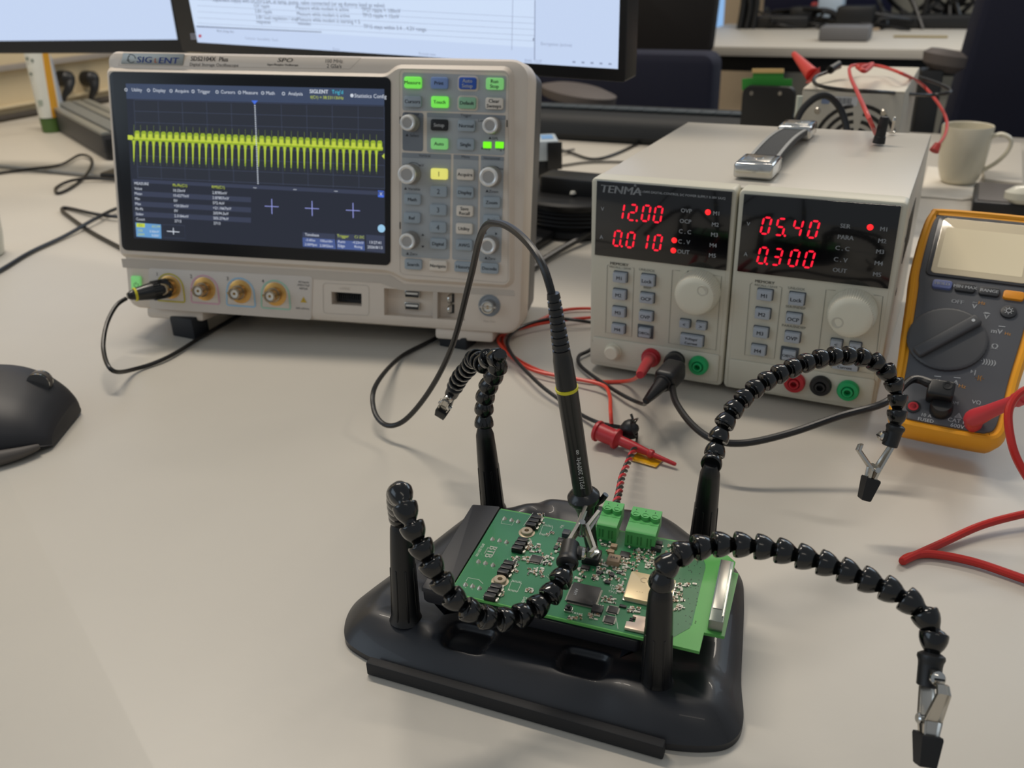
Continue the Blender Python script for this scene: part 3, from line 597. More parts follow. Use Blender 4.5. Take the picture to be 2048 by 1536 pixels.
# strap handle
def T(x, y, z=PH): p = onplane(MP, x, y, 2, z); return V((p.x, p.y, z))
c1_ = T(1517, 319, PH+.011); c2_ = T(1596, 247, PH+.011); dd = (c2_-c1_); dd.z = 0; L_ = dd.length; dd.normalize()
hx = dd.cross(V((0, 0, 1))); 
def HM(c): m = Matrix((hx, dd, V((0, 0, 1)))).transposed().to_4x4(); m.translation = V((c.x, c.y, PH)); return m
for i, c in enumerate((c1_, c2_)):
    g = G(); g.T = HM(c); g.box((0, 0, .0058), (.029, .036, .0116), CHR, .0022, seg=3); g.box((0, 0, .0118), (.020, .022, .0008), STEEL, .0003); g.lathe([(0, .004), (.0007, .0035), (.0009, .001)], Matrix.Translation((0, 0, .0120)), CHR, 16); g.build('handle_bracket', psu, 'chrome strap bracket')
g = G(); g.T = HM(c1_); ST = mat('strap_ribbed', '2e2f30', .7, bump=.6); n = 16
top = [(.012+(L_-.024)*i/n, .0062+.0035*math.sin(math.pi*i/n)) for i in range(n+1)]
g.rings([[(sx*.0118, y, z+dz) for sx, dz in ((-1, -.002), (1, -.002), (1, .002), (-1, .002))] for y, z in top], ST)
for sx in (-.0100, .0100): g.rings([[(sx+dx, y, z+dz) for dx, dz in ((-.0013, .0015), (.0013, .0015), (.0013, .0028), (-.0013, .0028))] for y, z in top], mat('strap_edge', '9b9b98', .4))
g.build('handle_strap', psu, 'ribbed black strap')
g = G(); p = T(1484, 341); 
for dx in (.03, PW-.02):
    for dy in (-.0, ): pass
for fx in (.02, PW-.02):
    for fy in (.03, PD-.03): g.lathe([(0, .007), (.0055, .008)], Matrix.Translation((fx, fy, -.0049)), RUB, 16)
g.build('foot', psu, 'rubber feet')
# things standing on the supply
pz = MP.translation.z+PH
b = T(1757, 287); o = G(); M = MP @ Matrix.Translation((b.x, b.y, PH)); g = G(); g.lathe([(.0003, .0052), (.006, .0048), (.0065, .0042), (.02, .0040), (.0225, .0034), (.023, .001)], Matrix(), RUB, 20)
ob = g.build('plug_cap', M=M @ Matrix.Rotation(.08, 4, 'Y')); tag(ob, 'small black rubber cap standing on top of the power supply', 'rubber cap')
b = T(1784, 267); g = G(); g.lathe([(.0003, .0028), (.002, .0028), (.0025, .0014), (.010, .0012), (.0115, .0018), (.014, .0012), (.0145, .0003)], Matrix(), STEEL, 14)
tag(g.build('metal_pin', M=MP @ Matrix.Translation((b.x, b.y, PH))), 'thin steel pin standing on the power supply behind the rubber cap', 'pin')
# ================================================================ multimeter
MF = basis((.2556, .5368, .0258), -.5177, .9494)
def K(x, y, w=0.0):
    p = onplane(MF, x, y, 1, w); return (p.x, p.z)
mm = thing('multimeter', 'yellow and grey digital multimeter propped beside the power supply', 'multimeter', MF)
YEL = mat('holster_yellow', 'f0a41c', .5, noise=.02); MG = mat('meter_grey', '55565a', .55, noise=.02); MGD = mat('meter_dial', '4a4a4c', .5); MK = mat('meter_key', '2f3033', .5); OR = mat('meter_orange', 'e8951c', .5); WI = mat('meter_white', 'c4c6c8', .5); OI = mat('meter_orange_ink', 'b98238', .5)
X1 = lambda x, y: (1740+.3385*x, 400+.3385*y)
lp = [K(*X1(x, y)) for x, y in [(385, 57), (352, 120), (310, 330), (272, 520), (262, 690), (215, 860), (165, 1000), (112, 1200), (92, 1290), (130, 1345), (300, 1400)]]
rp = [K(*X1(x, y)) for x, y in [(560, 1475), (680, 1492), (755, 1470), (800, 1390), (825, 1200), (860, 960), (905, 720)]]
cu = (lp[6][0]+rp[4][0])/2+.001
# symmetric outline from the half widths seen
hwid = [(.1875, .033), (.182, .0425), (.160, .0455), (.125, .0458), (.105, .0440), (.075, .0415), (.045, .0388), (.012, .0374), (.002, .0355), (-.0030, .0310), (-.0050, .022)]
left = [(cu-w_, v) for v, w_ in hwid]; right = [(cu+w_, v) for v, w_ in hwid][::-1]
def smooth_closed(pts, n=5): return [tuple(p.to_2d()) for p in spline([V((a, b, 0)) for a, b in pts], n, True)]
o = smooth_closed(left+right)
g = G(); R = []
for w_, d in [(.030, .014), (.025, .005), (.010, .0002), (.0015, .0006), (-.0015, .0022), (-.002, .0042), (-.0008, .0056)]: R.append([(p[0], w_, p[1]) for p in inset(o, d)])
g.rings(R, YEL); g.build('holster', mm, 'yellow rubber holster')
fw_ = [(.179, .030), (.176, .0365), (.16, .0385), (.125, .0385), (.108, .0365), (.075, .0342), (.045, .0318), (.018, .0306), (.0060, .0290), (.0022, .0250), (.0010, .018)]
o2 = smooth_closed([(cu-a, v) for v, a in fw_]+[(cu+a, v) for v, a in fw_][::-1])
g = G(); g.prism(o2, .005, -.0024, MG, .001); w = -.0026
ew = w-.0001
def kt(t, x, y, hp, m=WI, **k):
    u, v = K(*X1(x, y), ew); g.text(t, u, v, hp*.00040, m, ew, 'xz', 'c', **k)
for t, x, y, h, m in [('OFF', 517, 600, 8, WI), ('V', 617, 628, 9, WI), ('~', 620, 603, 8, WI), ('Hz', 662, 608, 7, OI), ('V', 688, 690, 9, WI), ('⎓', 690, 668, 7, WI), ('mV', 750, 775, 9, WI), ('Hz', 815, 790, 6, OI), ('Ω', 737, 865, 10, WI), ('·)))))', 700, 955, 9, WI), ('⏵|', 610, 1015, 8, WI), ('-|(-', 648, 1048, 8, OI), ('A', 393, 1070, 9, WI), ('A', 507, 1078, 9, WI), ('Hz', 546, 1100, 7, OI), ('▲', 523, 1275, 9, WI), ('CAT III', 517, 1305, 7, WI), ('600V', 517, 1335, 7, WI), ('10 A', 335, 1272, 6, WI), ('FUSED', 330, 1300, 6, WI), ('COM', 485, 1195, 6, GINK), ('VΩ', 628, 1195, 7, GINK)]: kt(t, x, y, h, m, bold=h > 7)
for x, y in [(400, 1040), (515, 1048), (690, 668), (780, 745)]:
    a = K(*X1(x-20, y), ew); b = K(*X1(x+20, y+4), ew); g.line([a, b], .0005, ew, WI)
g.build('meter_face', mm, 'dark grey printed face')
sc = [K(*X1(x, y), w) for x, y in [(432, 92), (390, 430)]]
top = K(*X1(432, 105), w)[1]; bot = K(*X1(600, 470), w)[1]
g = G(); g.prism(rrect(cu-.0345, bot-.001, cu+.0345, top+.001, .004), w, w-.0012, mat('lens_frame', '3d3d40', .3), .0005)
g.prism(rrect(cu-.0312, bot+.001, cu+.0312, top-.001, .003), w-.0011, w-.0016, mat('lcd_glass_glare', 'e0d0b0', .14, coat=.5, noise=.01), .0004)
g.flat(rrect(cu-.0275, bot+.006, cu+.0275, top-.010, .001), w-.0017, mat('lcd_window_glare', 'f3e4c2', .16, coat=.4, noise=.01)); g.build('meter_display', mm, 'cream blank display glass')  # warm ceiling reflection is put into the pale display colours
for x, y, m, t in [(427, 495, mat('key_blue', '6a74a6', .45), 'HOLD'), (563, 515, MK, 'MIN MAX'), (706, 538, MK, 'RANGE'), (850, 560, OR, '')]:
    u, v = K(*X1(x, y), w-.002); g = G(); g.prism(rrect(u-.0066, v-.0036, u+.0066, v+.0036, .002), w+.001, w-.0022, m, .0008)
    if t: g.text(t, u, v, .0025, WI, w-.0024, bold=True)
    g.build('meter_key', mm, {'HOLD': 'blue key marked HOLD', '': 'plain orange key'}.get(t, 'dark key marked '+t))
u, v = K(*X1(820, 655), w-.002); g = G(); g.lathe([(0, .0052), (.0015, .005), (.002, .004)], frame_to((u, w, v), (0, -1, 0)), MK, 24)
g.line(circ(u, v, .0016, 12), .0004, w-.0023, WI, closed=True)
for k in range(8): a = k*math.pi/4; g.line([(u+.0022*math.cos(a), v+.0022*math.sin(a)), (u+.003*math.cos(a), v+.003*math.sin(a))], .0004, w-.0023, WI)
g.build('backlight_key', mm, 'round dark backlight key')
u, v = K(*X1(455, 815), w-.003); M = frame_to((u, w, v), (0, -1, 0)); n = 96; g = G(); rd = .0256
g.rings([[M @ V((rr*(1+am*(-1)**j)*math.cos(2*math.pi*j/n), rr*(1+am*(-1)**j)*math.sin(2*math.pi*j/n), z)) for j in range(n)] for z, rr, am in [(0, rd, .006), (.0022, rd, .006), (.003, rd-.001, 0), (.0032, rd-.002, 0)]], MGD)
d = g.build('range_dial', mm, 'round range dial')
a = K(*X1(270, 900), w-.004); b = K(*X1(630, 705), w-.004); ang = math.atan2(b[1]-a[1], b[0]-a[0]); g = G()
g.box((u, w-.0052, v), (.049, .0052, .0085), MGD, .0018, Matrix.Rotation(-ang, 4, 'Y'), 3); g.flat(circ(u+.0200*math.cos(ang), v+.0200*math.sin(ang), .0012, 10), w-.0079, WI); g.build('dial_grip', d, 'raised dial grip with white dot')
g = G(); cj = K(*X1(255, 1222), w); M = frame_to((cj[0], w, cj[1]), (0, -1, 0)); g.lathe([(0, .0046), (.0008, .0046), (.0009, .0036)], M, BLK, 24); g.lathe([(.0009, .0034), (.0012, .0032), (.0011, .002), (.0002, .0018)], M, REDP, 24); g.build('input_socket', mm, 'red ringed input socket')
# wire stand behind
g = G(); back = MF @ V((cu, .034, .125)); Mi = MF.inverted()
g.T = Mi; gx = V((math.cos(-.5177), math.sin(-.5177), 0)); gy = V((-gx.y, gx.x, 0))
pts = [MF @ V((cu-.022, .036, .14)), V((*(MF @ V((cu-.022, .036, .14))).xy, 0))+gy*.03+V((0, 0, .003)), V((*(MF @ V((cu+.022, .036, .14))).xy, 0))+gy*.03+V((0, 0, .003)), MF @ V((cu+.022, .036, .14))]
for i in range(3): g.tube([pts[i], pts[i+1]], .0032, YEL, smooth=False)
g.build('tilt_stand', mm)
# ================================================================ soldering stand with four jointed arms
stand = thing('soldering_stand', 'black soldering stand with four jointed arms and clips around the green circuit board', 'soldering stand', (0.02, .38, 0))
Ts = Matrix.Translation((-.02, -.38, 0))
BASEM = mat('stand_enamel', '212226', .42, noise=.05, coat=.1)
FB = V((.144, -.055)).normalized(); FN = V((-FB.y, FB.x))   # along the front edge, towards the back
def fl(p): p = V(p[:2]); return V((p.dot(FB), p.dot(FN)))
bo = [(-.0925, .372), (-.0905, .358), (-.0820, .3485), (-.0690, .3400), *[tuple((D(739, 1344)*(1-t)+D(1328, 1514)*t).xy+V((.0012, .0032))) for t in (.2, .4, .6, .8, .97)], (.0790, .2815), (.0920, .2840), (.1000, .2950), (.1050, .3190), (.1130, .3480), (.1210, .3780), (.1240, .3980), (.1180, .4200), (.1060, .4350), (.0900, .4580), (.0559, .4700), (.0243, .4800), (.0100, .4740), (.0000, .4690), (-.0200, .4740), (-.0320, .4640), (-.0480, .4430), (-.0660, .4180), (-.0830, .3960), (-.0900, .3850)]
bs = [p.to_2d() for p in spline([V((a, b, 0)) for a, b in bo], 14, True)]
cen = V((.018, .372))
def bump(p, c, a, b, rot, edge, pw=4):
    d = p-V(c); u = d.dot(rot)/a; v = d.dot(V((-rot.y, rot.x)))/b; r = (abs(u)**pw+abs(v)**pw)**(1/pw)
    return 1/(1+math.exp((r-1)/edge))
def sstep(a, b, x): t = max(0, min(1, (x-a)/(b-a))); return t*t*(3-2*t)
import numpy as np
_B = np.array([tuple(p) for p in bs]); _E = np.roll(_B, -1, 0)-_B; _L = np.maximum(1e-12, (_E**2).sum(1))
def np_z(P):
    d = np.empty(len(P))
    for k in range(0, len(P), 512):
        q = P[k:k+512, None, :]; t = np.clip(((q-_B)*_E).sum(2)/_L, 0, 1); d[k:k+512] = np.sqrt(((_B+_E*t[..., None]-q)**2).sum(2).min(1))
    def bp(c, a, b, rot, edge, pw=4):
        u = ((P-c) @ np.array([rot.x, rot.y]))/a; v = ((P-c) @ np.array([-rot.y, rot.x]))/b
        return 1/(1+np.exp(np.clip(((abs(u)**pw+abs(v)**pw)**(1/pw)-1)/edge, -40, 40)))
    s1 = np.clip((d-.017)/.014, 0, 1); s1 = s1*s1*(3-2*s1)
    z = .0036+.0092*(1-(1-np.minimum(1, d/.016))**2)-.0026*s1
    z += .0034*bp((.0015, .3345), .064, .0125, FB, .22)+.003*bp((-.056, .372), .022, .018, FB, .12)+.003*bp((.066, .306), .024, .018, FB, .12)
    for c in ((-.0255, .3450), (.0300, .3252)): z -= .0042*bp(c, .0112, .0100, FB, .045, 5)
    z -= .0040*bp((.045, .444), .036, .018, V((.96, -.28)), .12)
    z += .0050*np.exp(-(((P-np.array([.008, .458]))**2).sum(1))/.012**2)
    return np.maximum(.0012, z)
def base_z(p): return float(np_z(np.array([[p[0], p[1]]]))[0])
def base_h(x, y): return base_z(V((x, y)))
g = G(); R = []
ks = [0.004]+[.025*i for i in range(1, 10)]+[.24+.008*i for i in range(96)]
for k in ks:
    pp = np.array([tuple(cen+(q_-cen)*k) for q_ in bs]); zz = np_z(pp); R.append([(a_, b_, c_) for (a_, b_), c_ in zip(pp, zz)])
R.append([(*q_, .0003) for q_ in bs]); R.append([(*(cen+(q_-cen)*.97), .0003) for q_ in bs])
g.T = Ts; g.rings(R, BASEM); g.build('base', stand, 'black pressed base')
# front rubber rail
a = D(739, 1344, .0); b = D(1328, 1514, .0); a.z = b.z = 0; d = (b-a).normalized(); n_ = V((-d.y, d.x, 0))
g = G(); g.T = Ts @ frame_to(a-n_*.001, V((0, 0, 1)), d); g.box(((b-a).length/2, .001, .0044), ((b-a).length, .005, .0078), mat('rail_rubber', '1b1b1d', .7), .0008); g.build('front_rail', stand, 'dull black strip along the front')
POSTM = mat('post_black', '0c0d0f', .38, noise=.05)
posts = {}
for k, b, t in [('FL', (812, 1236), (800, 1035)), ('BL', (985, 1003), (968, 852)), ('BR', (1404, 1085), (1422, 930)), ('FR', (1312, 1362), (1322, 1170))]:
    B = D(*b, .016); B.z = base_h(B.x, B.y)-.0005; Tp = D(*t, .0745); posts[k] = Tp
    M = Ts @ frame_to(B, Tp-B); L = (Tp-B).length
    g = G(); g.lathe([(-.0005, .0085), (.002, .0075), (.005, .0071), (L*.5, .0064), (L*.72, .0059), (L*.90, .0053), (L*.915, .0051), (L, .0036), (L+.0005, .0032)], M, POSTM, 28)
    for i in range(8):
        a = i*math.pi/4+.3; g.box((.0062*math.cos(a), .0062*math.sin(a), L*.27), (.0022, .0014, L*.54), POSTM, .0005, None) if False else None
        MM = M @ Matrix.Rotation(a, 4, 'Z') @ Matrix.Translation((.0063, 0, L*.28)) @ Matrix.Rotation(-.03, 4, 'Y'); T0 = g.T; g.T = MM; g.box((0, 0, 0), (.0016, .0013, L*.52), POSTM, .0005); g.T = T0
    g.build('post', stand, 'black tapered post')
PR = [(.0002, .0040), (-.0002, .0049), (.0, .0054), (.0005, .00565), (.0012, .00565), (.0030, .0055), (.0047, .0050), (.0062, .0043), (.0074, .0035), (.0083, .0029), (.0092, .0028), (.0104, .0036), (.0116, .0040), (.0128, .0036)]
seg_mesh = []
def arm(pts, flip=False):
    """pts: list of (px, py, distance); the first is the top of the post"""
    P3 = [pts[0]]+[A(*p) for p in pts[1:]]; S = spline(P3, 40); L = [0]
    for i in range(1, len(S)): L.append(L[-1]+(S[i]-S[i-1]).length)
    def at(s):
        s = max(0, min(L[-1]-1e-9, s))
        for i in range(1, len(S)):
            if L[i] >= s: return S[i-1].lerp(S[i], (s-L[i-1])/max(1e-9, L[i]-L[i-1]))
        return S[-1]
    n = max(3, round(L[-1]/.0090)); pit = L[-1]/n
    a_ = bpy.data.objects.new('jointed_arm', None); COL.objects.link(a_); a_.parent = stand; a_.empty_display_size = .01
    for i in range(n):
        p = at(i*pit); q_ = at((i+1)*pit)
        g = G(); g.lathe([(z*pit/.0094, r) for z, r in PR], Ts @ frame_to(p, q_-p), BLKG, 26); g.build('arm_joint', a_)
    return a_, at(L[-1]), (at(L[-1])-at(L[-1]-.006)).normalized()
def clip(end, d, side, op=.30, th=0.0, grip=None, rub=True, label=None, ln=1.0):
    """socket, clamp screw, two plates hinged at a pin, rubber jaw sleeves; side = direction the lever opens"""
    c = bpy.data.objects.new('alligator_clip', None); COL.objects.link(c); c.parent = stand; c.empty_display_size = .01
    if label: c['label'] = label
    d = V(d).normalized(); M = frame_to(end, d, side); Tm = Ts @ M   # local: x = lever side, z = outward
    g = G(); g.T = Tm; g.lathe([(-.001, .0036), (0, .0052), (.0012, .0054), (.0026, .0048), (.0040, .0046), (.012, .0044), (.0124, .0038)], Matrix(), BLK, 24); g.box((.0045, 0, .0075), (.004, .005, .006), BLK, .0012); g.build('socket', c)
    g = G(); g.T = Tm; g.lathe([(0, .0030), (.0012, .0030), (.002, .0018), (.0021, .0003)], frame_to((.0062, 0, .0078), (1, 0, 0)), CHR, 18); g.box((.0084, 0, .0078), (.0004, .0040, .0008), BLK); g.build('clamp_screw', c)
    def plate(z0, z1, x0, x1, w0, w1, th=.0007, m=STEEL):
        R = []
        for t in [0, .25, .5, .75, 1]:
            z = z0+(z1-z0)*t; x = x0+(x1-x0)*t; ww = (w0+(w1-w0)*t)/2
            R.append([(x-th, -ww*.6, z), (x, -ww, z), (x+th*2.2, -ww, z), (x+th*2.2, -ww+th, z), (x+th, -ww*.6, z), (x+th, ww*.6, z), (x+th*2.2, ww-th, z), (x+th*2.2, ww, z), (x, ww, z), (x-th, ww*.6, z)])
        return R
    g = G(); g.T = Tm; g.rings(plate(.010, .026*ln, -.0025, .0015, .0052, .0078), STEEL); g.rings(plate(.026*ln, .042*ln, .0015, .0036, .0078, .0046), STEEL); g.build('fixed_plate', c, 'steel clip plate')
    g = G(); T0 = Tm; hz = .027*ln
    g.T = Tm @ Matrix.Translation((.0045, 0, hz)) @ Matrix.Rotation(-op+th, 4, 'Y'); g.rings(plate(.0, -.013, .001, .0055, .0072, .0052), STEEL); g.rings(plate(-.013, -.016, .0055, .0035, .0052, .0046), STEEL)
    g.T = Tm @ Matrix.Translation((.0045, 0, hz)) @ Matrix.Rotation(th, 4, 'Y') @ Matrix.Translation((-.0045, 0, -hz)); g.rings(plate(hz, .042*ln, .0060, .0052, .0072, .0046), STEEL); g.build('lever_plate', c, 'steel clip lever')
    g = G(); g.T = Tm; g.cyl((.004, -.0046, hz), (.004, .0046, hz), .0016, .0016, CHR, 14); g.lathe([(0, .0022), (.0006, .0016)], frame_to((.004, .0044, hz), (0, 1, 0)), CHR, 14); g.build('hinge_pin', c)
    if rub:
        g = G(); g.T = Tm; g.rings([[(x+sx*a_, sy*b_, z) for sx, sy in ((-1, -1), (1, -1), (1, 1), (-1, 1))] for z, x, a_, b_ in [(.033*ln, .0042, .0040, .0040), (.034*ln, .0042, .0043, .0042), (.046*ln, .0044, .0028, .0034), (.0465*ln, .0044, .0022, .003)]], RUB); g.build('jaw_sleeve', c, 'black rubber jaw cover')
    return c
# front left arm: up, over towards the board
a_, e, d = arm([posts['FL'], (797, 1000, .408), (800, 982, .392), (815, 1030, .386), (838, 1085, .385), (872, 1145, .386), (905, 1195, .388), (950, 1228, .391), (1000, 1240, .396), (1050, 1228, .402), (1092, 1200, .408), (1118, 1165, .413), (1136, 1135, .418)])
clip(A(1134, 1128, .418), A(1148, 1050, .436)-A(1134, 1128, .418), RT, .5, .42, ln=.85, rub=False, label='clip holding the probe')
a_, e, d = arm([posts['BL'], (968, 820, .512), (972, 785, .503), (987, 752, .492), (1000, 722, .480), (985, 708, .482), (968, 728, .492), (950, 716, .515), (938, 735, .535), (922, 752, .552), (911, 772, .570)])
clip(e, A(880, 836, .612)-e, -fw, .1, ln=.78, label='clip hanging short of the desk')
a_, e, d = arm([posts['BR'], (1430, 905, .478), (1440, 865, .480), (1465, 822, .484), (1500, 785, .489), (1545, 755, .494), (1600, 730, .499), (1655, 714, .503), (1705, 712, .507), (1748, 722, .510), (1778, 748, .512), (1795, 785, .514), (1794, 830, .514), (1792, 852, .514)])
clip(e, A(1748, 985, .520)-e, -RT, .55, label='clip with its lever standing open')
a_, e, d = arm([posts['FR'], (1326, 1140, .378), (1352, 1112, .376), (1395, 1095, .378), (1440, 1088, .380), (1500, 1091, .380), (1555, 1100, .378), (1610, 1115, .376), (1660, 1130, .373), (1710, 1150, .370), (1755, 1168, .367), (1800, 1190, .364), (1845, 1222, .360), (1868, 1262, .357), (1863, 1310, .355)])
clip(e, A(1845, 1470, .352)-e, -fw, .15, ln=.9, label='clip hanging over the desk at the right')
# ================================================================ circuit board
def bframe(o, yaw, tx, ty):
    X = V((math.cos(yaw), math.sin(yaw), tx)).normalized(); Y = V((-math.sin(yaw), math.cos(yaw), ty)); Y = (Y-X*Y.dot(X)).normalized()
    m = Matrix((X, Y, X.cross(Y))).transposed().to_4x4(); m.translation = V(o); return m
MB = bframe((-.0339, .3467, .040), -.3373, -.0333, .0062)
def B(x, y, z=0.0):
    p = onplane(MB, x, y, 2, z); return (p.x, p.y)
PCB = mat('solder_mask', '357c50', .32, noise=.05, ns=90, coat=.15); PCBL = mat('bare_laminate', '5fae58', .35, noise=.03, sub=.3); PCBD = mat('ground_area', '4d7d58', .4, noise=.06, ns=200)
SILK = mat('silkscreen', 'd5dccf', .5); TIN = mat('solder_tin', 'd6d1c2', .3, .75); ICB = mat('chip_black', '2a2828', .45); BEI = mat('cap_beige', '9d8468', .5); GOLD = mat('module_shield', 'e0caa0', .34, .35, noise=.02); PINK = mat('card_cage', 'ddc6b2', .32, .5); GRN = mat('terminal_block_green', '58b060', .42, noise=.03); GRND = mat('terminal_block_dark', '34803e', .5)
board = thing('circuit_board', 'green circuit board lying in a black tray on the soldering stand', 'circuit board', MB)
zt_ = .0
o = [B(899, 1185), B(1399, 1303), B(1408, 1265), B(1449, 1273), B(1477, 1147), B(1466, 1144), B(1471, 1124), B(1440, 1097), B(1002, 1017)]
g = G(); g.prism(o, -.0016, 0, PCBL, 0, 'xy'); sp = [B(1000, 1019), B(901, 1184), B(1330, 1284), B(1384, 1250), B(1411, 1130), B(1397, 1092)]
g.flat(sp, .00005, PCB, 'xy'); g.flat([B(1350, 1086), B(1342, 1180), B(1318, 1281), B(1330, 1284), B(1380, 1256), B(1411, 1135), B(1400, 1096)], .0001, PCBD, 'xy')
g.build('laminate', board)
def bt(g, t, x, y, h, ang=0, m=SILK, z=.0002, **k): u, v = B(x, y, z); g.text(t, u, v, h, m, z, 'xy', 'c', ang=ang, **k)
g = G(); UP = math.pi/2
bt(g, 'BTB', 982, 1104, .0040, -UP, xs=1.0, bold=True); bt(g, 'BTB-2501109', 960, 1100, .0014, -UP); bt(g, 'Electronics', 973, 1101, .0009, -UP, bold=True)
bt(g, 'Debug', 1047, 1203, .0018, -UP); bt(g, 'Vin', 1124, 1053, .0018, -UP); bt(g, 'Reset', 1154, 1226, .0018); bt(g, 'LED', 1147, 1235, .0018)
for t, x, y in [('TP13', 1227, 1172), ('TP9', 1228, 1178), ('TP15', 1225, 1184)]: bt(g, t, x, y, .0015)
def bl(L, z=.0002, wd=.0002, closed=False): g.line([B(x, y) for x, y in L], wd, z, SILK, 'xy', closed)
for cx, cy in [(1094, 1061), (1031, 1173)]:
    bl([(cx-8, cy-10), (cx+12, cy-6), (cx+4, cy+11), (cx-14, cy+7)], closed=True)
    for i in range(7):
        t = i/6; bl([(cx-6+t*17, cy-13+t*3.6), (cx-7+t*17, cy-9+t*3.6)]); bl([(cx-14+t*17, cy+5+t*3.6), (cx-15+t*17, cy+9+t*3.6)])
for L in [[(1005, 1040), (1002, 1047), (1024, 1051), (1029, 1042)], [(932, 1163), (936, 1156), (958, 1160), (966, 1168)], [(1230, 1225), (1236, 1258)]]: bl(L)
for a in [((1047, 1052), (1066, 1026)), ((1022, 1097), (1045, 1072)), ((994, 1148), (1016, 1118)), ((966, 1195), (986, 1165))]: bl(a)
for i in range(6): bl([(1092+i*4, 1152-i*3), (1100+i*4, 1160-i*2), (1098+i*3, 1155+i*4)], wd=.00012)
bl([(1056, 1196), (1085, 1200), (1080, 1215), (1050, 1209)], closed=True)
g.build('silkscreen_printing', board, 'white silkscreen lettering')
# black tray
g = G(); ty = [B(945, 1009), B(1000, 1016.5), B(897.5, 1186), B(842, 1175)]
TRM = mat('tray_black', '191b22', .5, noise=.06)
tray = thing('board_tray', 'shallow black plastic tray under the left side of the green board', 'tray', MB)
x0 = min(p[0] for p in ty[2:]+ty[:1]); to = rpoly([ty[3], (.095, -.0015), (.095, .077), ty[0]], .003); g.rings([[(p_[0], p_[1], z_) for p_ in inset(to, d_)] for z_, d_ in [(-.0019, 0), (-.008, .0002), (-.0095, .0012), (-.0105, .004), (-.0180, .010)]], TRM)
g.prism(rpoly([ty[3], (-.0008, -.0012), (-.0008, .0778), ty[0]], .001), -.0022, .0002, TRM, .0004, 'xy'); g.build('tray_body', tray)
# chips
def chip(x, y, w_, h_, z, name='chip', m=ICB, pins=0, lab=None, sides='xy', pl=.0008, bev=.0002, extra=None):
    u, v = B(x, y, z); g = G(); g.prism(rrect(u-w_/2, v-h_/2, u+w_/2, v+h_/2, max(.0003, bev*1.2), 2), .0001, z, m, bev, 'xy')
    if pins:
        for i in range(pins):
            t = (i+.5)/pins-.5
            if 'x' in sides:
                for s in (-1, 1): g.box((u+s*(w_/2+pl/2-.0001), v+t*h_*.92, .00035), (pl, h_*.5/pins, .0003), TIN)
            if 'y' in sides:
                for s in (-1, 1): g.box((u+t*w_*.92, v+s*(h_/2+pl/2-.0001), .00035), (w_*.5/pins, pl, .0003), TIN)
    if extra: extra(g, u, v, z)
    return g.build(name, board, lab)
chip(1072, 1117, .0056, .0056, .0010, pins=10, lab='small square chip')
chip(1168, 1187, .0140, .0140, .0015, pins=32, pl=.001, lab='large square many pinned chip', extra=lambda g, u, v, z: (g.text('ARM', u-.004, v, .0016, GINK, z+.0001, 'xy', ang=-UP), g.flat(circ(u+.005, v-.005, .0005, 10), z+.0001, INK, 'xy')))
chip(1195, 1216, .0052, .0048, .0017, pins=4, sides='y', pl=.0018, lab='eight legged chip')
chip(1226, 1218, .0046, .0046, .0010, pins=8); chip(1219, 1238, .0046, .0046, .0010, pins=8)
chip(1250, 1108, .0050, .0046, .0011, pins=7, sides='y'); chip(1122, 1079, .0036, .0036, .0009, pins=5, sides='y'); chip(1112, 1094, .0022, .0026, .0009)
chip(1133, 1063, .0040, .0044, .0028, 'capacitor', mat('dark_cap', '3a4045', .4)); chip(1171, 1133, .0044, .0030, .0012, pins=4, sides='y')
chip(1198, 1144, .0026, .0022, .001, pins=2, sides='y'); chip(1215, 1163, .0028, .002, .001); chip(1224, 1148, .0026, .0022, .0012); chip(1246, 1211, .0034, .0016, .001)
chip(1315, 1084, .0052, .0030, .0026, pins=1, lab='black diode'); chip(1313, 1093, .0052, .0030, .0026)
chip(1137, 1217, .0036, .0036, .0012, 'reset_button', STEEL, extra=lambda g, u, v, z: (g.box((u, v, z+.0004), (.0034, .0030, .0012), BLK, .0003), g.lathe([(0, .0009), (.0012, .0009)], Matrix.Translation((u, v, z+.0008)), BLK, 14)), lab='tiny black push button')
chip(1228, 1115, .0066, .0064, .0034, 'inductor', BEI, bev=.0006, lab='brown block marked 5R6', extra=lambda g, u, v, z: g.text('5R6', u, v, .0018, INK, z+.0001, 'xy'))
chip(1228, 1090, .0034, .0030, .0018, 'capacitor', BEI); chip(1222, 1101, .0034, .0026, .0018, 'capacitor', BEI)
# power transistor strips: three black blocks each
for x, y in [(1067, 1040), (1040, 1086), (1012, 1133), (986, 1180)]:
    u, v = B(x, y, .003); 
    for i in (-1, 0, 1):
        g = G(); g.box((u+.0003*i, v+i*.0037, .0016), (.0056, .0031, .0031), mat('block_black', '121214', .4), .0003); g.box((u+.0034, v+i*.0037, .0008), (.0012, .0024, .0012), TIN, .0002); g.build('pin_socket', board, 'black square socket')
for x, y in [(1053.5, 1061.5), (1000, 1158.5)]:
    u, v = B(x, y, .0015); g = G(); g.lathe([(.0001, .0044), (.0003, .0044), (.0005, .0033), (.0018, .0032), (.002, .0029), (.0019, .0013), (.0004, .0012), (.0003, .0001)], Matrix.Translation((u, v, 0)), mat('spacer_tan', 'b3a48c', .35, .4), 28); g.build('mounting_ring', board, 'tan metal mounting ring')
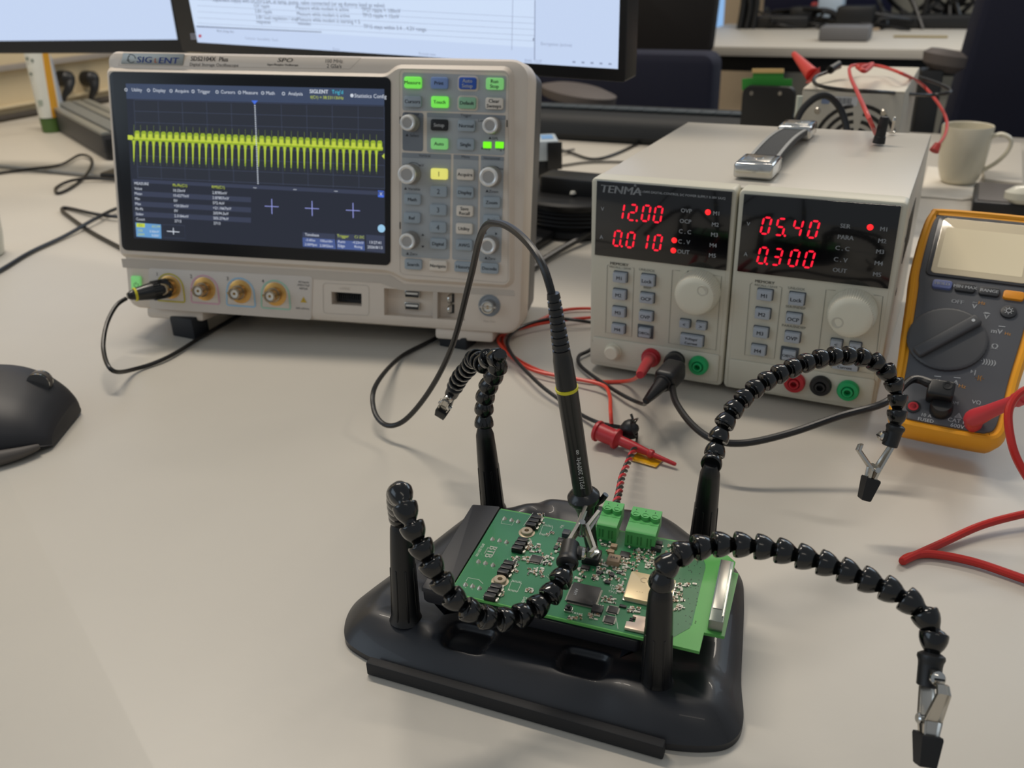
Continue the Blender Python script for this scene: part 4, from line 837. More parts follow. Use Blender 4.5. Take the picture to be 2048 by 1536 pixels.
# shielded radio module
u0, v0 = B(1246, 1193, .0025); u1, v1 = B(1262, 1141, .0025); g = G(); wdt = B(1349, 1172, .0025)[0]-u0
g.prism(rrect(u0, v0, u0+wdt, v1, .0012), .0004, .0026, GOLD, .0003, 'xy'); g.prism(rrect(u0-.0004, v0-.0004, u0+wdt+.0004, v1+.0004, .001), .0001, .0008, STEEL, .0001, 'xy')
ce = mat('engraved_mark', 'b7a585', .5); cx_, cy_ = u0+.0075, v1-.0055
for dx in (0, .0034): g.line([(cx_+dx+.0018*math.cos(t), cy_+.0018*math.sin(t)) for t in [math.pi*.35+i*.15*math.pi*1.3/1.5 for i in range(11)]], .0004, .0027, ce, 'xy')
g.text('- - -', u0+.007, v0+.006, .0015, ce, .0027, 'xy'); g.line([(u0+.0055+wdt*.3, v0+.0015), (u0+.0055+wdt*.3, v1-.0015)], .0002, .0027, ce, 'xy'); g.build('radio_module', board, 'pale gold shielded module')
# card holder
u0, v0 = B(1249, 1255, .0016); v1 = B(1262, 1228, .0016)[1]; g = G()
g.prism([(u0, v0), (u0+.0125, v0), (u0+.0125, v1+.0004), (u0+.002, v1), (u0+.002, v1-.0012), (u0+.0038, v1-.0015), (u0+.0038, v1-.005), (u0, v1-.0055)], .0003, .0018, PINK, .0002, 'xy')
for i in range(3): g.box((u0+.0018, v1-.002-.0013*i, .0006), (.0018, .0007, .0009), BLK)
g.build('card_holder', board, 'pale metal card cage')
# metal bar along the edge
c4b = [B(1443, 1119, .006), B(1470, 1124, .006), B(1449, 1221, .006), B(1420, 1217, .006)]
ub = (c4b[0][0]+c4b[3][0])/2; uw = ((c4b[1][0]-c4b[0][0])+(c4b[2][0]-c4b[3][0]))/2; ve = B(1418, 1240, .006)[1]
g = G(); g.prism(rrect(ub, ve, ub+uw, c4b[0][1], .0004), .0002, .0062, mat('bar_frame', '8e958c', .25, .8), .0003, 'xy'); g.box((ub+uw/2-.0004, (c4b[3][1]+c4b[0][1])/2, .0063), (uw-.0022, c4b[0][1]-c4b[3][1]-.001, .0006), mat('brushed_steel', 'b9b6ac', .34, .9), .0002)
g.box((ub+uw-.0007, (ve+c4b[0][1])/2-.002, .0066), (.0005, (c4b[0][1]-ve)*.75, .0005), STEEL); g.build('metal_bar', board, 'shiny metal bar on the bare edge')
# probing socket in black
u, v = B(1184, 1108, .004); g = G(); g.box((u, v, .0022), (.0088, .0092, .0042), BLK, .0005); g.lathe([(.0043, .0036), (.006, .0036), (.0062, .003)], Matrix.Translation((u, v, 0)), CHR, 24); g.build('test_socket', board, 'black socket under the probe tip')
PT0 = MB @ V((u, v, .0062))
# terminal blocks with their plugs
def block(n, xb, yb, lab):
    u, v = B(xb, yb, .0); pt = .00508; W_ = n*pt+.0006; g = G(); T0 = Matrix.Translation((u, v, 0)); g.T = T0
    hdr = [(0, .0001), (.009, .0001), (.009, .0098), (.0, .0098)]
    def ex(prof, x0, x1, m): g.rings([[(x, a, b) for a, b in prof] for x in (x0, x1)], m)
    ex([(-.0002, .0001), (.0078, .0001), (.0078, .0100), (.0010, .0100), (-.0002, .0092)], 0, W_, GRN)
    for i in range(n):
        xx = .0003+pt*(i+.5)
        for s in (-.0012, .0006): g.box((xx+s, -.0003, .0045), (.00045, .0006, .005), GRND)
        g.lathe([(0, .0009), (.0004, .0009), (.0012, .0001)], Matrix.Translation((xx, -.0014, .0002)), TIN, 8)
    h = g.build('terminal_header', board, lab)
    p = G(); p.T = T0
    def ex2(prof, x0, x1, m): p.rings([[(x, a, b) for a, b in prof] for x in (x0, x1)], m)
    ex2([(.0010, .0101), (.0140, .0101), (.0140, .0040), (.0080, .0040), (.0188, .0040), (.0188, .0128), (.0128, .0128), (.0126, .0103), (.001, .0103)][::1] if False else [(.0079, .0035), (.0190, .0035), (.0190, .0122), (.0120, .0122), (.0118, .0101), (.0079, .0101)], 0, W_, GRN)
    for i in range(n):
        xx = .0003+pt*(i+.5); p.lathe([(.0101, .0024), (.0124, .0024), (.0124, .0017), (.0112, .0016), (.0111, .0001)], Matrix.Translation((xx, .0125, 0)), GRN, 20); p.lathe([(.0112, .0014), (.0116, .0013)], Matrix.Translation((xx, .0125, 0)), mat('screw_dull', '5f7a58', .4, .6), 14)
        p.box((xx-.0005, .0165, .0123), (.0003, .0011, .0002), INK)
    p.build('terminal_plug', board, 'green screw plug')
    return MB @ T0 @ V((W_*.55, .0185, .0105))
tw = block(2, 1192, 1077, 'green two way header'); block(3, 1249, 1090, 'green three way header')
# small surface parts
random.seed(11)
cl = [(1040, 1120, 16, 5, 14), (1068, 1097, 14, 9, 16), (1095, 1120, 12, 12, 18), (1072, 1145, 16, 9, 16), (1125, 1097, 14, 14, 16), (1082, 1040, 6, 12, 12), (1058, 1085, 5, 12, 10), (1030, 1133, 5, 12, 10), (1003, 1183, 5, 12, 10), (1058, 1184, 8, 7, 8), (1100, 1068, 9, 4, 6),
      (1252, 1128, 28, 16, 46), (1290, 1112, 24, 12, 40), (1235, 1150, 18, 10, 20), (1200, 1150, 16, 14, 20), (1205, 1130, 10, 9, 10), (1345, 1100, 16, 9, 16), (1240, 1175, 7, 12, 12), (1215, 1200, 16, 7, 12), (1357, 1188, 10, 14, 18), (1356, 1212, 12, 10, 12), (1270, 1222, 14, 5, 10), (1150, 1236, 14, 4, 8), (1190, 1175+60, 12, 5, 8), (1375, 1172, 18, 4, 8), (1214, 1095, 10, 8, 8), (1160, 1150, 9, 14, 12), (1300, 1130, 12, 8, 14)]
WHT = mat('part_white', 'd2cec0', .4); BRN = mat('part_brown', '8a6a4a', .5)
big = []; small = G()
for cx, cy, rx, ry, n in cl:
    for i in range(int(n*1.35)):
        x = cx+random.uniform(-rx, rx); y = cy+random.uniform(-ry, ry); u, v = B(x, y)
        ho = random.random() < .5; L, W2 = random.choice([(.0016, .0008), (.0012, .0006), (.002, .0012)])
        m = random.choice([WHT, WHT, BRN, ICB, BEI]); g = small
        a, b = (L, W2) if ho else (W2, L); h = random.choice([.0005, .0008])
        g.box((u, v, h/2), (a*.62, b if ho else b*.62, h) if ho else (a, b*.62, h), m)
        for s in (-1, 1): g.box((u+s*a*.4 if ho else u, v if ho else v+s*b*.4, h*.45), (a*.22, b, h*.9) if ho else (a, b*.22, h*.9), TIN)
o_ = small.build('surface_parts', board); tag(o_, kind='stuff')
# solder cones of the through hole pins
small = G()
for x, y in [(1009, 1038), (1023, 1041), (1036, 1044), (985, 1079), (999, 1082), (1013, 1085), (957, 1124), (971, 1127), (986, 1131), (931, 1170), (945, 1173), (959, 1177)]:
    u, v = B(x, y); g = G(); g.lathe([(0, .0014), (.0003, .0013), (.0008, .0008), (.0015, .0004), (.0017, .0001)], Matrix.Translation((u, v, 0)), TIN, 12); g.build('solder_joint', board)
# via dots
g = G()
for i in range(14):
    for L in [((1003, 1022), (1135, 1047)), ((905, 1180), (1040, 1212)), ((1150, 1070), (1080, 1050))][:2]:
        t = i/13; p = V(L[0]).lerp(V(L[1]), t); u, v = B(p.x, p.y); g.flat(circ(u, v, .0003, 6), .00015, PCBD, 'xy')
for i in range(13):
    t = i/12; p = V((1397, 1098)).lerp(V((1380, 1248)), t); u, v = B(p.x+(8 if 2 < i < 10 else 0), p.y); g.flat(circ(u, v, .0003, 6), .00015, ICB, 'xy')
for i in range(40):
    u, v = B(random.uniform(1352, 1398), random.uniform(1105, 1255)); g.flat(circ(u, v, .00028, 6), .00015, ICB, 'xy')
g.build('via_holes', board)
# ================================================================ oscilloscope probe
PRB = mat('probe_black', '101113', .32, coat=.2); YR_ = mat('probe_yellow', 'd8cc2a', .4)
pr = thing('oscilloscope_probe', 'black probe with a yellow ring standing tip down on the circuit board', 'probe', (0, 0, 0))
fl_ = A(1167, 992, .452); rg = A(1134, 779, .418); ax = (rg-fl_).normalized(); tip = A(1184, 1098, .462)
L1 = (rg-fl_).length; up0 = A(1106, 585, .398)
M = frame_to(fl_, ax, RT)
g = G(); g.lathe([(-.0125, .0040), (-.010, .0046), (-.0052, .0058), (-.0040, .0060), (-.0034, .0072), (-.0016, .0083), (.0002, .0083), (.0012, .0076), (.003, .0060), (.0036, .0052), (.006, .0049), (L1-.002, .00515), (L1, .0052)], M, PRB, 36)
# lettering wraps the side that faces the camera
def wrap(g, t, s, h, m, r=.0053, phi=0.0):
    vs, fs = text_mesh(t); k = h/.69; xw = max(p.x for p in vs); Mi = M.to_3x3().inverted() @ (CP-(fl_+ax*s)); a0 = math.atan2(Mi.y, Mi.x)+phi
    out = [M @ V((r*math.cos(a0+(p.y-.345)*k/r*-1 if False else a0-(p.y-.345)*k/r), r*math.sin(a0-(p.y-.345)*k/r), s+p.x*k)) for p in vs]
    g.add(out, fs, m)
wrap(g, 'PP215 200MHz  ∞', .0085, .0022, WINK, .0051, .05)
g.build('probe_body', pr, 'black barrel printed PP215 200MHz')
g = G(); g.lathe([(L1, .0051), (L1+.0002, .0055), (L1+.0014, .0055), (L1+.0016, .0051)], M, YR_, 32); g.build('colour_ring', pr, 'yellow ring')
g = G(); a2 = up0-(rg+ax*.0016); M2 = frame_to(rg+ax*.0012, a2, RT); LL = a2.length
prof = [(0, .0050), (.002, .0050), (LL*.30, .0046), (LL*.36, .0042)]; z = LL*.38
while z < LL-.003: r = .0042-(z-LL*.36)/(LL*.64)*.0013; prof += [(z, r), (z+.0014, r), (z+.0015, r-.0008), (z+.0026, r-.0009), (z+.0027, r)]; z += .0034
prof += [(LL, .0028)]; g.lathe(prof, M2, PRB, 28); g.build('strain_relief', pr, 'ribbed strain relief')
g = G(); d2 = (tip-fl_).normalized(); Mt = frame_to(fl_-ax*.011, tip-(fl_-ax*.011), RT); LT = (tip-(fl_-ax*.011)).length
g.lathe([(-.002, .0046), (.003, .0044), (LT*.55, .0036), (LT-.0008, .0031)], Mt, PRB, 28); g.build('probe_nose', pr)
g = G(); g.lathe([(LT-.0008, .0034), (LT+.002, .0034), (LT+.0022, .0031), (LT+.0034, .0031)], Mt, CHR, 24); g.build('probe_ferrule', pr, 'bright metal ferrule')
g = G(); s0 = fl_+ax*.002+RT*.009; g.tube([fl_+ax*-.006+RT*.004, fl_+ax*-.003+RT*.0085, fl_+ax*.001+RT*.0115], .0016, PRB, 10); g.tube([fl_+ax*-.004+RT*.0065, fl_-ax*.014+RT*.003-ax*.004], .0012, PRB, 8); g.build('ground_lug', pr)
# cable: barrel end, over the arch, to the desk, under the scope and round to channel one
bn = MS @ V((S(341, 577, 0)[0], -.012, S(341, 577, 0)[1])); be = A(252, 597, .80)
ca = [up0-a2.normalized()*.006, A(1085, 530, .400), A(1045, 475, .415), A(1000, 447, .440), A(965, 462, .470), A(940, 560, .520), A(905, 690, .570), A(860, 780, .610), A(810, 840, .640), A(772, 850, .652), A(748, 820, .665), A(752, 770, .69), D(800, 715, .004), D(868, 678, .003), D(930, 640, .003), D(900, 605, .003), D(700, 585, .003), D(540, 605, .003), D(440, 652, .003), D(340, 712, .003), D(270, 738, .004), A(225, 741, .735), A(207, 700, .755), A(213, 650, .775), A(232, 612, .79), be]
g = G(); g.tube(ca, .0019, CABLE, 10, 8); g.build('cable', pr)
Mc = frame_to(MS @ V((S(341, 574)[0], -.003, S(341, 574)[1])), be-bn); LC = (be-bn).length+.004; g = G()
prof = [(0, .0085), (.001, .0092), (.004, .0092), (.006, .0086), (.016, .0080), (.020, .0074), (.030, .0058)]
g.lathe(prof, Mc, PRB, 30)
for i in range(24): a = i*math.pi/12; T0 = g.T; g.T = Mc @ Matrix.Rotation(a, 4, 'Z') @ Matrix.Translation((.0086, 0, .009)); g.box((0, 0, 0), (.0009, .0010, .012), PRB, .0002); g.T = T0
g.build('plug_body', pr, 'black ribbed plug in channel one')
g = G(); g.lathe([(.0295, .0060), (.0300, .0063), (.0312, .0063), (.0316, .0058)], Mc, YR_, 28); g.build('plug_ring', pr, 'yellow plug ring')
g = G(); prof = [(.031, .0054)]; z = .033
while z < LC-.004: r = .0052-(z-.031)/(LC-.031)*.0026; prof += [(z, r), (z+.0016, r), (z+.0018, r-.0006), (z+.0026, r-.0006)]; z += .003
prof += [(LC, .0025)]; g.lathe(prof, Mc, PRB, 24); g.build('plug_boot', pr)
# ================================================================ supply leads
def lead(name, lab, cat, loc=(0, 0, 0)): return thing(name, lab, cat, loc)
RLT = mat('red_orange_lead', 'd8402c', .36); RD2 = mat('red_hook', 'b52830', .4)
r1 = TERM['r1']; rd = lead('test_lead', 'thin red lead from the red output plug to a red hook clip on the desk', 'test lead')
e1 = A(1280, 750, .62); g = G(); g.lathe([(-.002, .0064), (.004, .0064), (.0045, .0048), (.012, .0046), ((e1-r1).length-.008, .0034), ((e1-r1).length, .0026)], frame_to(r1+V((0, 0, 0)), e1-r1), RD2, 24); g.build('banana_plug', rd)
pts = [e1-(e1-r1).normalized()*.003, D(1255, 762, .006), D(1180, 762, .003), D(1090, 745, .003), D(1030, 715, .003), D(1005, 685, .003), D(1020, 660, .003), D(1070, 645, .003), D(1120, 622, .003), D(1180, 617, .003), D(1230, 625, .003), D(1200, 633, .004), D(1130, 640, .005), D(1060, 652, .006), D(1000, 672, .006), D(1008, 698, .006), D(1060, 738, .006), D(1150, 757, .007), D(1205, 770, .008), D(1219, 790, .008), A(1221, 820, .66), A(1223, 848, .655)]
g = G(); g.tube(pts, .0015, RLT, 8, 8); g.build('wire', rd)
hb = D(1210, 868, .010); he = D(1250, 884, .008); hd = (he-hb).normalized(); Lh = (D(1352, 930, .003)-hb).length; g = G()
Mh = frame_to(hb, D(1340, 924, .004)-hb)
g.lathe([(-.0075, .0070), (-.0065, .0078), (-.005, .0078), (-.0045, .0064), (.008, .0062), (.0085, .0074), (.0105, .0074), (.011, .0055), (.013, .0036), (.020, .0036), (Lh*.62, .0024), (Lh*.64, .0032), (Lh*.68, .0032), (Lh*.70, .0018), (Lh*.98, .0014), (Lh, .0010)], Mh, RD2, 22); g.build('hook_clip', rd, 'red plunger hook clip')
bd_ = lead('test_lead', 'black lead with a stacking plug in the black output and a round black hook clip', 'test lead')
k1 = TERM['k1']; e2 = A(1292, 802, .625); g = G(); cA = A(1345, 745, .655)
g.lathe([(-.004, .0080), (.010, .0080), (.012, .0072)], frame_to(k1+(k1-cA).normalized()*.0, cA-k1), BLK, 26); ax2 = (e2-cA).normalized(); Lb = (e2-cA).length
g.build('banana_plug', bd_); g = G(); g.T = frame_to(cA, ax2, V((0, 0, 1))); g.box((0, 0, .004), (.016, .016, .024), BLK, .004, seg=3); g.build('stacking_plug', bd_); g = G(); g.lathe([(.010, .0062), (.016, .0058), (.0165, .0066), (.018, .0066), (.0185, .0054), (Lb*.75, .0040), (Lb, .0026)], frame_to(cA, ax2), BLK, 22); g.build('plug_sleeve', bd_)
pts = [e2, D(1285, 808, .010), D(1245, 790, .006), D(1190, 755, .005), D(1160, 730, .004), D(1158, 712, .004), D(1180, 700, .004), D(1215, 672, .004), D(1200, 650, .004), D(1150, 640, .008), D(1100, 638, .008), D(1040, 655, .008), D(1015, 682, .008), D(1028, 715, .008), D(1075, 765, .008), D(1120, 800, .006), D(1160, 828, .004), D(1200, 846, .006), A(1250, 856, .655)]
g = G(); g.tube(pts, .0016, CABLE, 8, 8); g.build('wire', bd_)
hc = D(1268, 858, .010); g = G(); Mh = frame_to(hc+V((-.006, -.002, 0)), V((1, -.25, .45))); g.lathe([(-.003, .0045), (.001, .0070), (.004, .0074), (.006, .0070), (.0065, .0055), (.0052, .0048), (.0085, .0030), (.0095, .0015)], Mh, BLK, 26); g.build('hook_clip', bd_, 'round black hook clip seen end on'); g = G(); g.tube([hc+V((0, 0, .004)), hc+V((.002, -.003, .010)), hc+V((.0, .001, .007))], .0006, STEEL, 8); g.build('hook_wire', bd_)
# twisted pair
tp_ = lead('twisted_wire_pair', 'twisted red and black wires rising from the green terminal plug to the clips', 'wires')
t0 = tw; path = spline([t0, A(1238, 985, .515), A(1244, 955, .545), A(1256, 925, .58), A(1268, 897, .61), A(1275, 872, .635)], 14)
for k, m in ((0, mat('wire_red', 'c82a30', .4)), (1, mat('wire_black', '2b2a26', .4))):
    q_ = []; N = len(path)
    for i, p in enumerate(path):
        t = (path[min(i+1, N-1)]-path[max(0, i-1)]).normalized(); x = t.orthogonal().normalized(); y = t.cross(x); a = i*.85+math.pi*k; rr = .0013
        if i < N*.8: q_.append(p+x*rr*math.cos(a)+y*rr*math.sin(a))
    end = [A(1272, 895, .62), A(1274, 870, .64), A(1270, 852, .648), A(1262, 828, .65)] if k else [A(1266, 905, .615), A(1262, 912, .63), A(1285, 918, .645)]
    g = G(); g.tube(q_[1:]+end, .00095, m, 8, 4); g.build('red_wire' if k == 0 else 'black_wire', tp_, ['red insulated wire', 'black insulated wire'][k])
a = D(1293, 920, .001); g = G(); g.T = Matrix.Translation(a) @ Matrix.Rotation(-.6, 4, 'Z'); g.prism(rrect(-.010, -.006, .010, .006, .001), 0, .0006, mat('tape_amber', 'd6a016', .25, coat=.4), .0002, 'xy'); tag(g.build('tape_scrap'), 'small amber piece of tape under the red hook clip', 'tape')
# ================================================================ meter leads
ml = lead('test_lead', 'thick black lead from the stacking plug to the black plug in the multimeter', 'test lead')
jp = MF @ V((*[0]*3,)); cm = K(*X1(395, 1190), -.004); 
e3 = MF @ V((cm[0], -.012, cm[1])); g = G()
pts = [cA+V((0, 0, -.004)), A(1350, 800, .625), A(1385, 850, .60), A(1430, 880, .585), A(1490, 886, .58), A(1580, 866, .578), A(1680, 832, .575), A(1770, 805, .572), MF @ V((cm[0]-.018, -.016, cm[1]+.006)), MF @ V((cm[0]-.006, -.014, cm[1]+.007))]
g.tube(pts, lambda t: .0024+.0010*max(0, (t-.86)/.14), CABLE, 10, 10); g.build('wire', ml)
g = G(); g.T = MF; g.box((cm[0]+.001, -.010, cm[1]+.004), (.0165, .014, .0125), BLK, .002, seg=3); g.lathe([(0, .0072), (.006, .0072), (.008, .006)], frame_to((cm[0]+.0035, -.0025, cm[1]-.0055), (0, -1, .1)), BLK, 24); g.lathe([(.0, .0030), (.0004, .0030), (.0003, .0018), (-.0002, .0016)], frame_to((cm[0]+.0045, -.0171, cm[1]+.006), (0, -1, 0)), CABLE, 18); g.build('meter_plug', ml, 'black block shaped plug')
rl = lead('test_lead', 'red lead with a shrouded right angle plug in the multimeter, looping on the desk', 'test lead'); RDS = mat('red_shroud', 'cb3c44', .36); RDL = mat('red_silicone', 'b9241c', .3)
cr = K(*X1(615, 1300), -.008); cv = MF @ V((cr[0], -.011, cr[1])); en = A(2040, 797, .545); g = G(); g.T = Matrix()
zax = (en-cv); Lr = zax.length; Mr = frame_to(cv, zax, MF.to_3x3() @ V((0, -1, 0)))
g.rings([[Mr @ V((a_*math.cos(2*math.pi*j/20), b_*math.sin(2*math.pi*j/20), z)) for j in range(20)] for z, a_, b_ in [(-.0064, .0015, .0015), (-.0058, .0040, .0040), (-.003, .0054, .0058), (0, .0058, .0062), (.005, .0055, .0058), (.012, .0047, .0050), (Lr*.72, .0040, .0040), (Lr, .0034, .0034)]], RDS)
g.lathe([(-.004, .0054), (.004, .0056), (.008, .0054)], frame_to(MF @ V((cr[0], -.001, cr[1])), MF.to_3x3() @ V((0, -1, 0))), RDS, 24); g.build('shrouded_plug', rl, 'red right angle plug')
g = G(); g.lathe([(-.003, .0046), (.003, .0044), (.0035, .0034), (.006, .0034), (.0065, .0044), (.010, .0042), (.0105, .0032), (.014, .0032)], frame_to(en, en-cv), RDS, 20)
pts = [en, A(2075, 785, .545), A(2110, 800, .54), A(2090, 775, .53), A(2045, 783, .525), A(2018, 820, .52), A(2022, 880, .515), A(2040, 930, .512), A(2075, 980, .508), A(2120, 1010, .50), D(2100, 1020, .010), D(2040, 1030, .008), D(1960, 1052, .006), D(1880, 1088, .0035), D(1818, 1116, .003), D(1806, 1122, .0028), D(1818, 1114, .0028), D(1860, 1108, .0028), D(1940, 1122, .003), D(2020, 1148, .003), D(2120, 1185, .003)]
g.tube(pts, .0024, RDL, 10, 10); g.build('wire', rl)
# ================================================================ mouse
ms = thing('computer_mouse', 'black sculpted computer mouse at the left edge of the desk', 'mouse', D(60, 900, 0))
MO = mat('mouse_graphite', '26262a', .5, noise=.04); MO2 = mat('mouse_grip', '55504c', .6)
def MW(x, y, z): q_ = D(x, y, z); return q_
nose = D(166, 793, .012); tail = nose+V((-.112, -.005, 0)); dm = (nose-tail); dm.z = 0; Lm = dm.length; dm.normalize(); nm = V((-dm.y, dm.x, 0))
nose0 = V((nose.x, nose.y-.018, 0)); R = []; st_ = [(0, .010, .010), (.06, .026, .024), (.2, .036, .036), (.4, .040, .043), (.6, .039, .042), (.78, .035, .036), (.90, .030, .028), (.97, .026, .020), (1.0, .023, .014)]
T0 = Matrix.Translation(-V(ms.matrix_world.translation)); g = G(); g.T = T0; base = nose0-dm*Lm+V((0, -.012, 0))
for t, w_, h in st_:
    c = base+dm*Lm*t+nm*(.004*math.sin(t*3)); ring = []
    for j in range(28):
        a = 2*math.pi*j/28; ca, sa = math.cos(a), math.sin(a); e_ = .75
        x = w_*math.copysign(abs(ca)**e_, ca)*(1 if ca > 0 else 1.42); z = max(0.0015, h*.42+h*.58*math.copysign(abs(sa)**.85, sa)); 
        if sa < 0: x *= 1.06
        ring.append(c+nm*x+V((0, 0, z+(.006*ca if sa > 0 else 0)*(h/.04))))
    R.append(ring)
S2 = [[] for _ in range(28)]; cols = [spline([R[i][j] for i in range(len(R))], 6) for j in range(28)]
g.rings([[cols[j][i] for j in range(28)] for i in range(len(cols[0]))], MO); g.build('mouse_shell', ms)
wc = D(80, 764, .034); g = G(); g.T = T0; g.cyl(wc-nm*.004, wc+nm*.004, .0085, .0085, CHR, 28); g.cyl(wc-nm*.002, wc+nm*.002, .0088, .0088, MO2, 28); g.build('scroll_wheel', ms, 'metal scroll wheel')
g = G(); g.T = T0; g.tube([base+dm*Lm*t-nm*(w_*1.47)+V((0, 0, .0065)) for t, w_ in [(.1, .026), (.3, .037), (.5, .040), (.7, .038), (.85, .033), (.95, .027)]], lambda t: .0060*math.sin(math.pi*(.1+.8*t)), MO2, 12); g.build('side_grip', ms, 'lighter rubber side grip')
# cup at the left edge
ct = D(-42, 512, 0)+V((0, 0, 0)); cu_ = thing('cup', 'pale cup cut off by the left edge of the photo', 'cup', ct); CW = mat('ceramic_cream', 'd0cdbd', .3, coat=.3)
g = G(); g.lathe([(0, .030), (.002, .034), (.03, .0385), (.06, .0405), (.092, .0375), (.0945, .0355), (.093, .0345), (.06, .0375), (.006, .031), (.005, .001)], Matrix.Scale(.86, 4), CW, 48); g.build('cup_body', cu_)
# loose black cables on the left
def cab(name, lab, pts, r=.0024, m=CABLE): 
    g = G(); g.tube(pts, r, m, 8, 8); return tag(g.build(name), lab, 'cable')
cab('cable', 'black cable looping on the desk left of the oscilloscope, nearest the seam', [D(-60, 356, .003), D(0, 346, .003), D(60, 338, .003), D(120, 330, .004), D(160, 310, .006), D(183, 318, .006), D(178, 342, .004), D(150, 370, .003), D(118, 386, .003), D(112, 376, .003), D(140, 362, .006), D(180, 357, .006), D(240, 361, .004), D(330, 372, .003)])
cab('cable', 'black cable running from the left edge up behind the oscilloscope', [D(-60, 570, .003), D(0, 541, .003), D(60, 505, .003), D(130, 472, .004), D(190, 438, .008), D(240, 415, .006), D(330, 390, .003)], .0026)
cab('cable', 'black cable bent back sharply beside the oscilloscope screen', [D(340, 440, .003), D(240, 434, .006), D(190, 428, .005), D(135, 416, .003), D(124, 420, .003), D(140, 434, .003), D(180, 462, .003), D(235, 492, .003), D(330, 540, .003)], .0026)
cab('cable', 'thick black cable crossing between the oscilloscope and the power supply', [D(980, 585, .004), D(1060, 540, .004), D(1090, 518, .006), D(1140, 488, .008), D(1190, 462, .010), D(1260, 440, .006)], .0038)
# ================================================================ monitors
def monitor(name, lab, M, W_, H_, scr, extra=None, cx=(.3,)):
    o = thing(name, lab, 'monitor', M); g = G(); MBZ = mat('monitor_black', '101114', .4)
    g.prism(rrect(0, 0, W_, H_, .003), .03, .0, MBZ, .001); g.prism(rrect(.06, .04, W_-.06, H_-.05, .02), .055, .03, MBZ, 0); g.build('housing', o)
    g = G(); g.flat([scr[0], scr[1], scr[2], scr[3]], -.0003, LM_('screen', (196, 212, 240), 1.0)); 
    if extra: extra(g)
    g.build('monitor_screen', o, 'bright screen')
    g = G(); g.T = M.inverted(); c = M @ V((W_*cx[0], .05, .16)); X = M.to_3x3() @ V((1, 0, 0)); ya = math.atan2(X.y, X.x)
    T = Matrix.Translation((c.x, c.y, 0)) @ Matrix.Rotation(ya, 4, 'Z'); g.T = g.T @ T
    g.box((0, .02, c.z/2+.002), (.06, .02, c.z-.002), MBZ, .003); g.box((0, .02, .0065), (.22, .18, .012), MBZ, .004); g.build('monitor_stand', o)
    return o
def LM_(n, c, e=1.0): return mat('lit_'+n, c, .4, emit=e, noise=0, spec=.2)
MM1 = basis((-.4119, 1.2276, .2176), -.5, -.0635, -.0298)
def Z(x, y, w=-.0003): p = onplane(MM1, x, y, 1, w); return (p.x, p.z)
a = Z(397, 88); b = Z(1236, 134); c = Z(377, 0); d = Z(1240, 0)
x0 = (a[0]+c[0])/2; x1 = b[0]; z0 = (a[1]+b[1])/2
def sheet(g):
    w = -.0006; T_ = LM_('text_grey', (96, 104, 128), .9); T2 = LM_('text_soft', (150, 162, 190), .9); W2_ = LM_('white_page', (206, 222, 246), 1.0)
    def t(s, x, y, hp, m=T_, al='l', bold=False): u, v = Z(x, y, w); g.text(s, u, v, hp*.00064, m, w, 'xz', al, bold=bold)
    def rc(L, m, ww=-.0005): g.flat([Z(x, y, ww) for x, y in L], ww, m)
    rc([(378, 0), (1072, 0), (1068, 95), (388, 50)], W2_, -.0004)
    t('dependent supply with DC(I)=2.6A, at temp, pump, valve connected (or eg dummy load as valve)', 425, -1.5, 7)
    for s, x, y in [('12V ripple', 508, 11), ('3.8V ripple', 510, 22), ('3.8V load regulation / step', 512, 34), ('response', 513, 43), ('Measure while modem is active', 592, 15), ('Measure while modem is active', 594, 27), ('Measure while modem is starting < 5', 595, 38), ('minutes', 596, 46), ('TP27 ripple < 100mV', 723, 19), ('TP15 ripple < 15mV', 725, 30), ('TP15 stays within 3.4 .. 4.2V range', 727, 52.5)]: t(s, x, y, 6.5)
    for y in (5, 17, 29, 41, 52): rc([(395, y-6), (1070, y+30), (1070, y+30.6), (395, y-5.4)], T2)
    rc([(393, 52), (643, 63.5), (643, 65), (393, 54)], T_); rc([(1069, 0), (1071, 0), (1070, 120), (1068, 120)], T2); rc([(1025, 0), (1026, 0), (1024, 100), (1023, 100)], T2)
    t('Block_Design_files', 434, 61.5, 4, T_); t('Encryption (active)', 1082, 87, 5, T2); t('Comment  Accessibility  Good', 490, 76, 4.5, T2); t('Portrait view', 838, 107, 4.5, T2); t('Zoom', 665, 98, 4.5, T2); t('ENG  13:27', 1050, 121, 4.5, T2)
    g.flat([Z(*p, w) for p in circ(400, 72, 3.2, 12)], w, LM_('dot_red', (190, 60, 80), .9))
    for i in range(3):
        for j in range(3): x_, y_ = 381+i*4+j*.5, 67+j*4.5; rc([(x_, y_), (x_+2.4, y_), (x_+2.4, y_+2.6), (x_, y_+2.6)], LM_('icon', (150, 150, 160), .5))
    for i in range(5): x_ = 1145+i*18; rc([(x_, 122+i), (x_+6, 122.4+i), (x_+6, 126+i), (x_, 125.6+i)], T2)
    rc([(1066, 76), (1068, 76), (1067.5, 82), (1066, 82)], T_)
m1 = monitor('monitor', 'black framed monitor showing a white spreadsheet behind the oscilloscope', MM1, .61, .36, [(x0, z0), (x1, z0), (x1, .355), (x0, .355)], sheet, (.62,))
MM2 = basis(A(372, 106, 1.36)-V((.55*math.cos(-.28), .55*math.sin(-.28), 0)), -.28, 0, .0)
p = onplane(MM2, 372, 106, 1, 0)
def Z2(x, y): p = onplane(MM2, x, y, 1, 0); return (p.x, p.z)
a = Z2(355, 82); b = Z2(10, 79); xr = Z2(348, 40)[0]
m2 = monitor('monitor', 'monitor with a blank white screen at the left edge of the photo', MM2, .55, .34, [(.012, (a[1]+b[1])/2), (xr, (a[1]+b[1])/2), (xr, .33), (.012, .33)], None, (.85,))
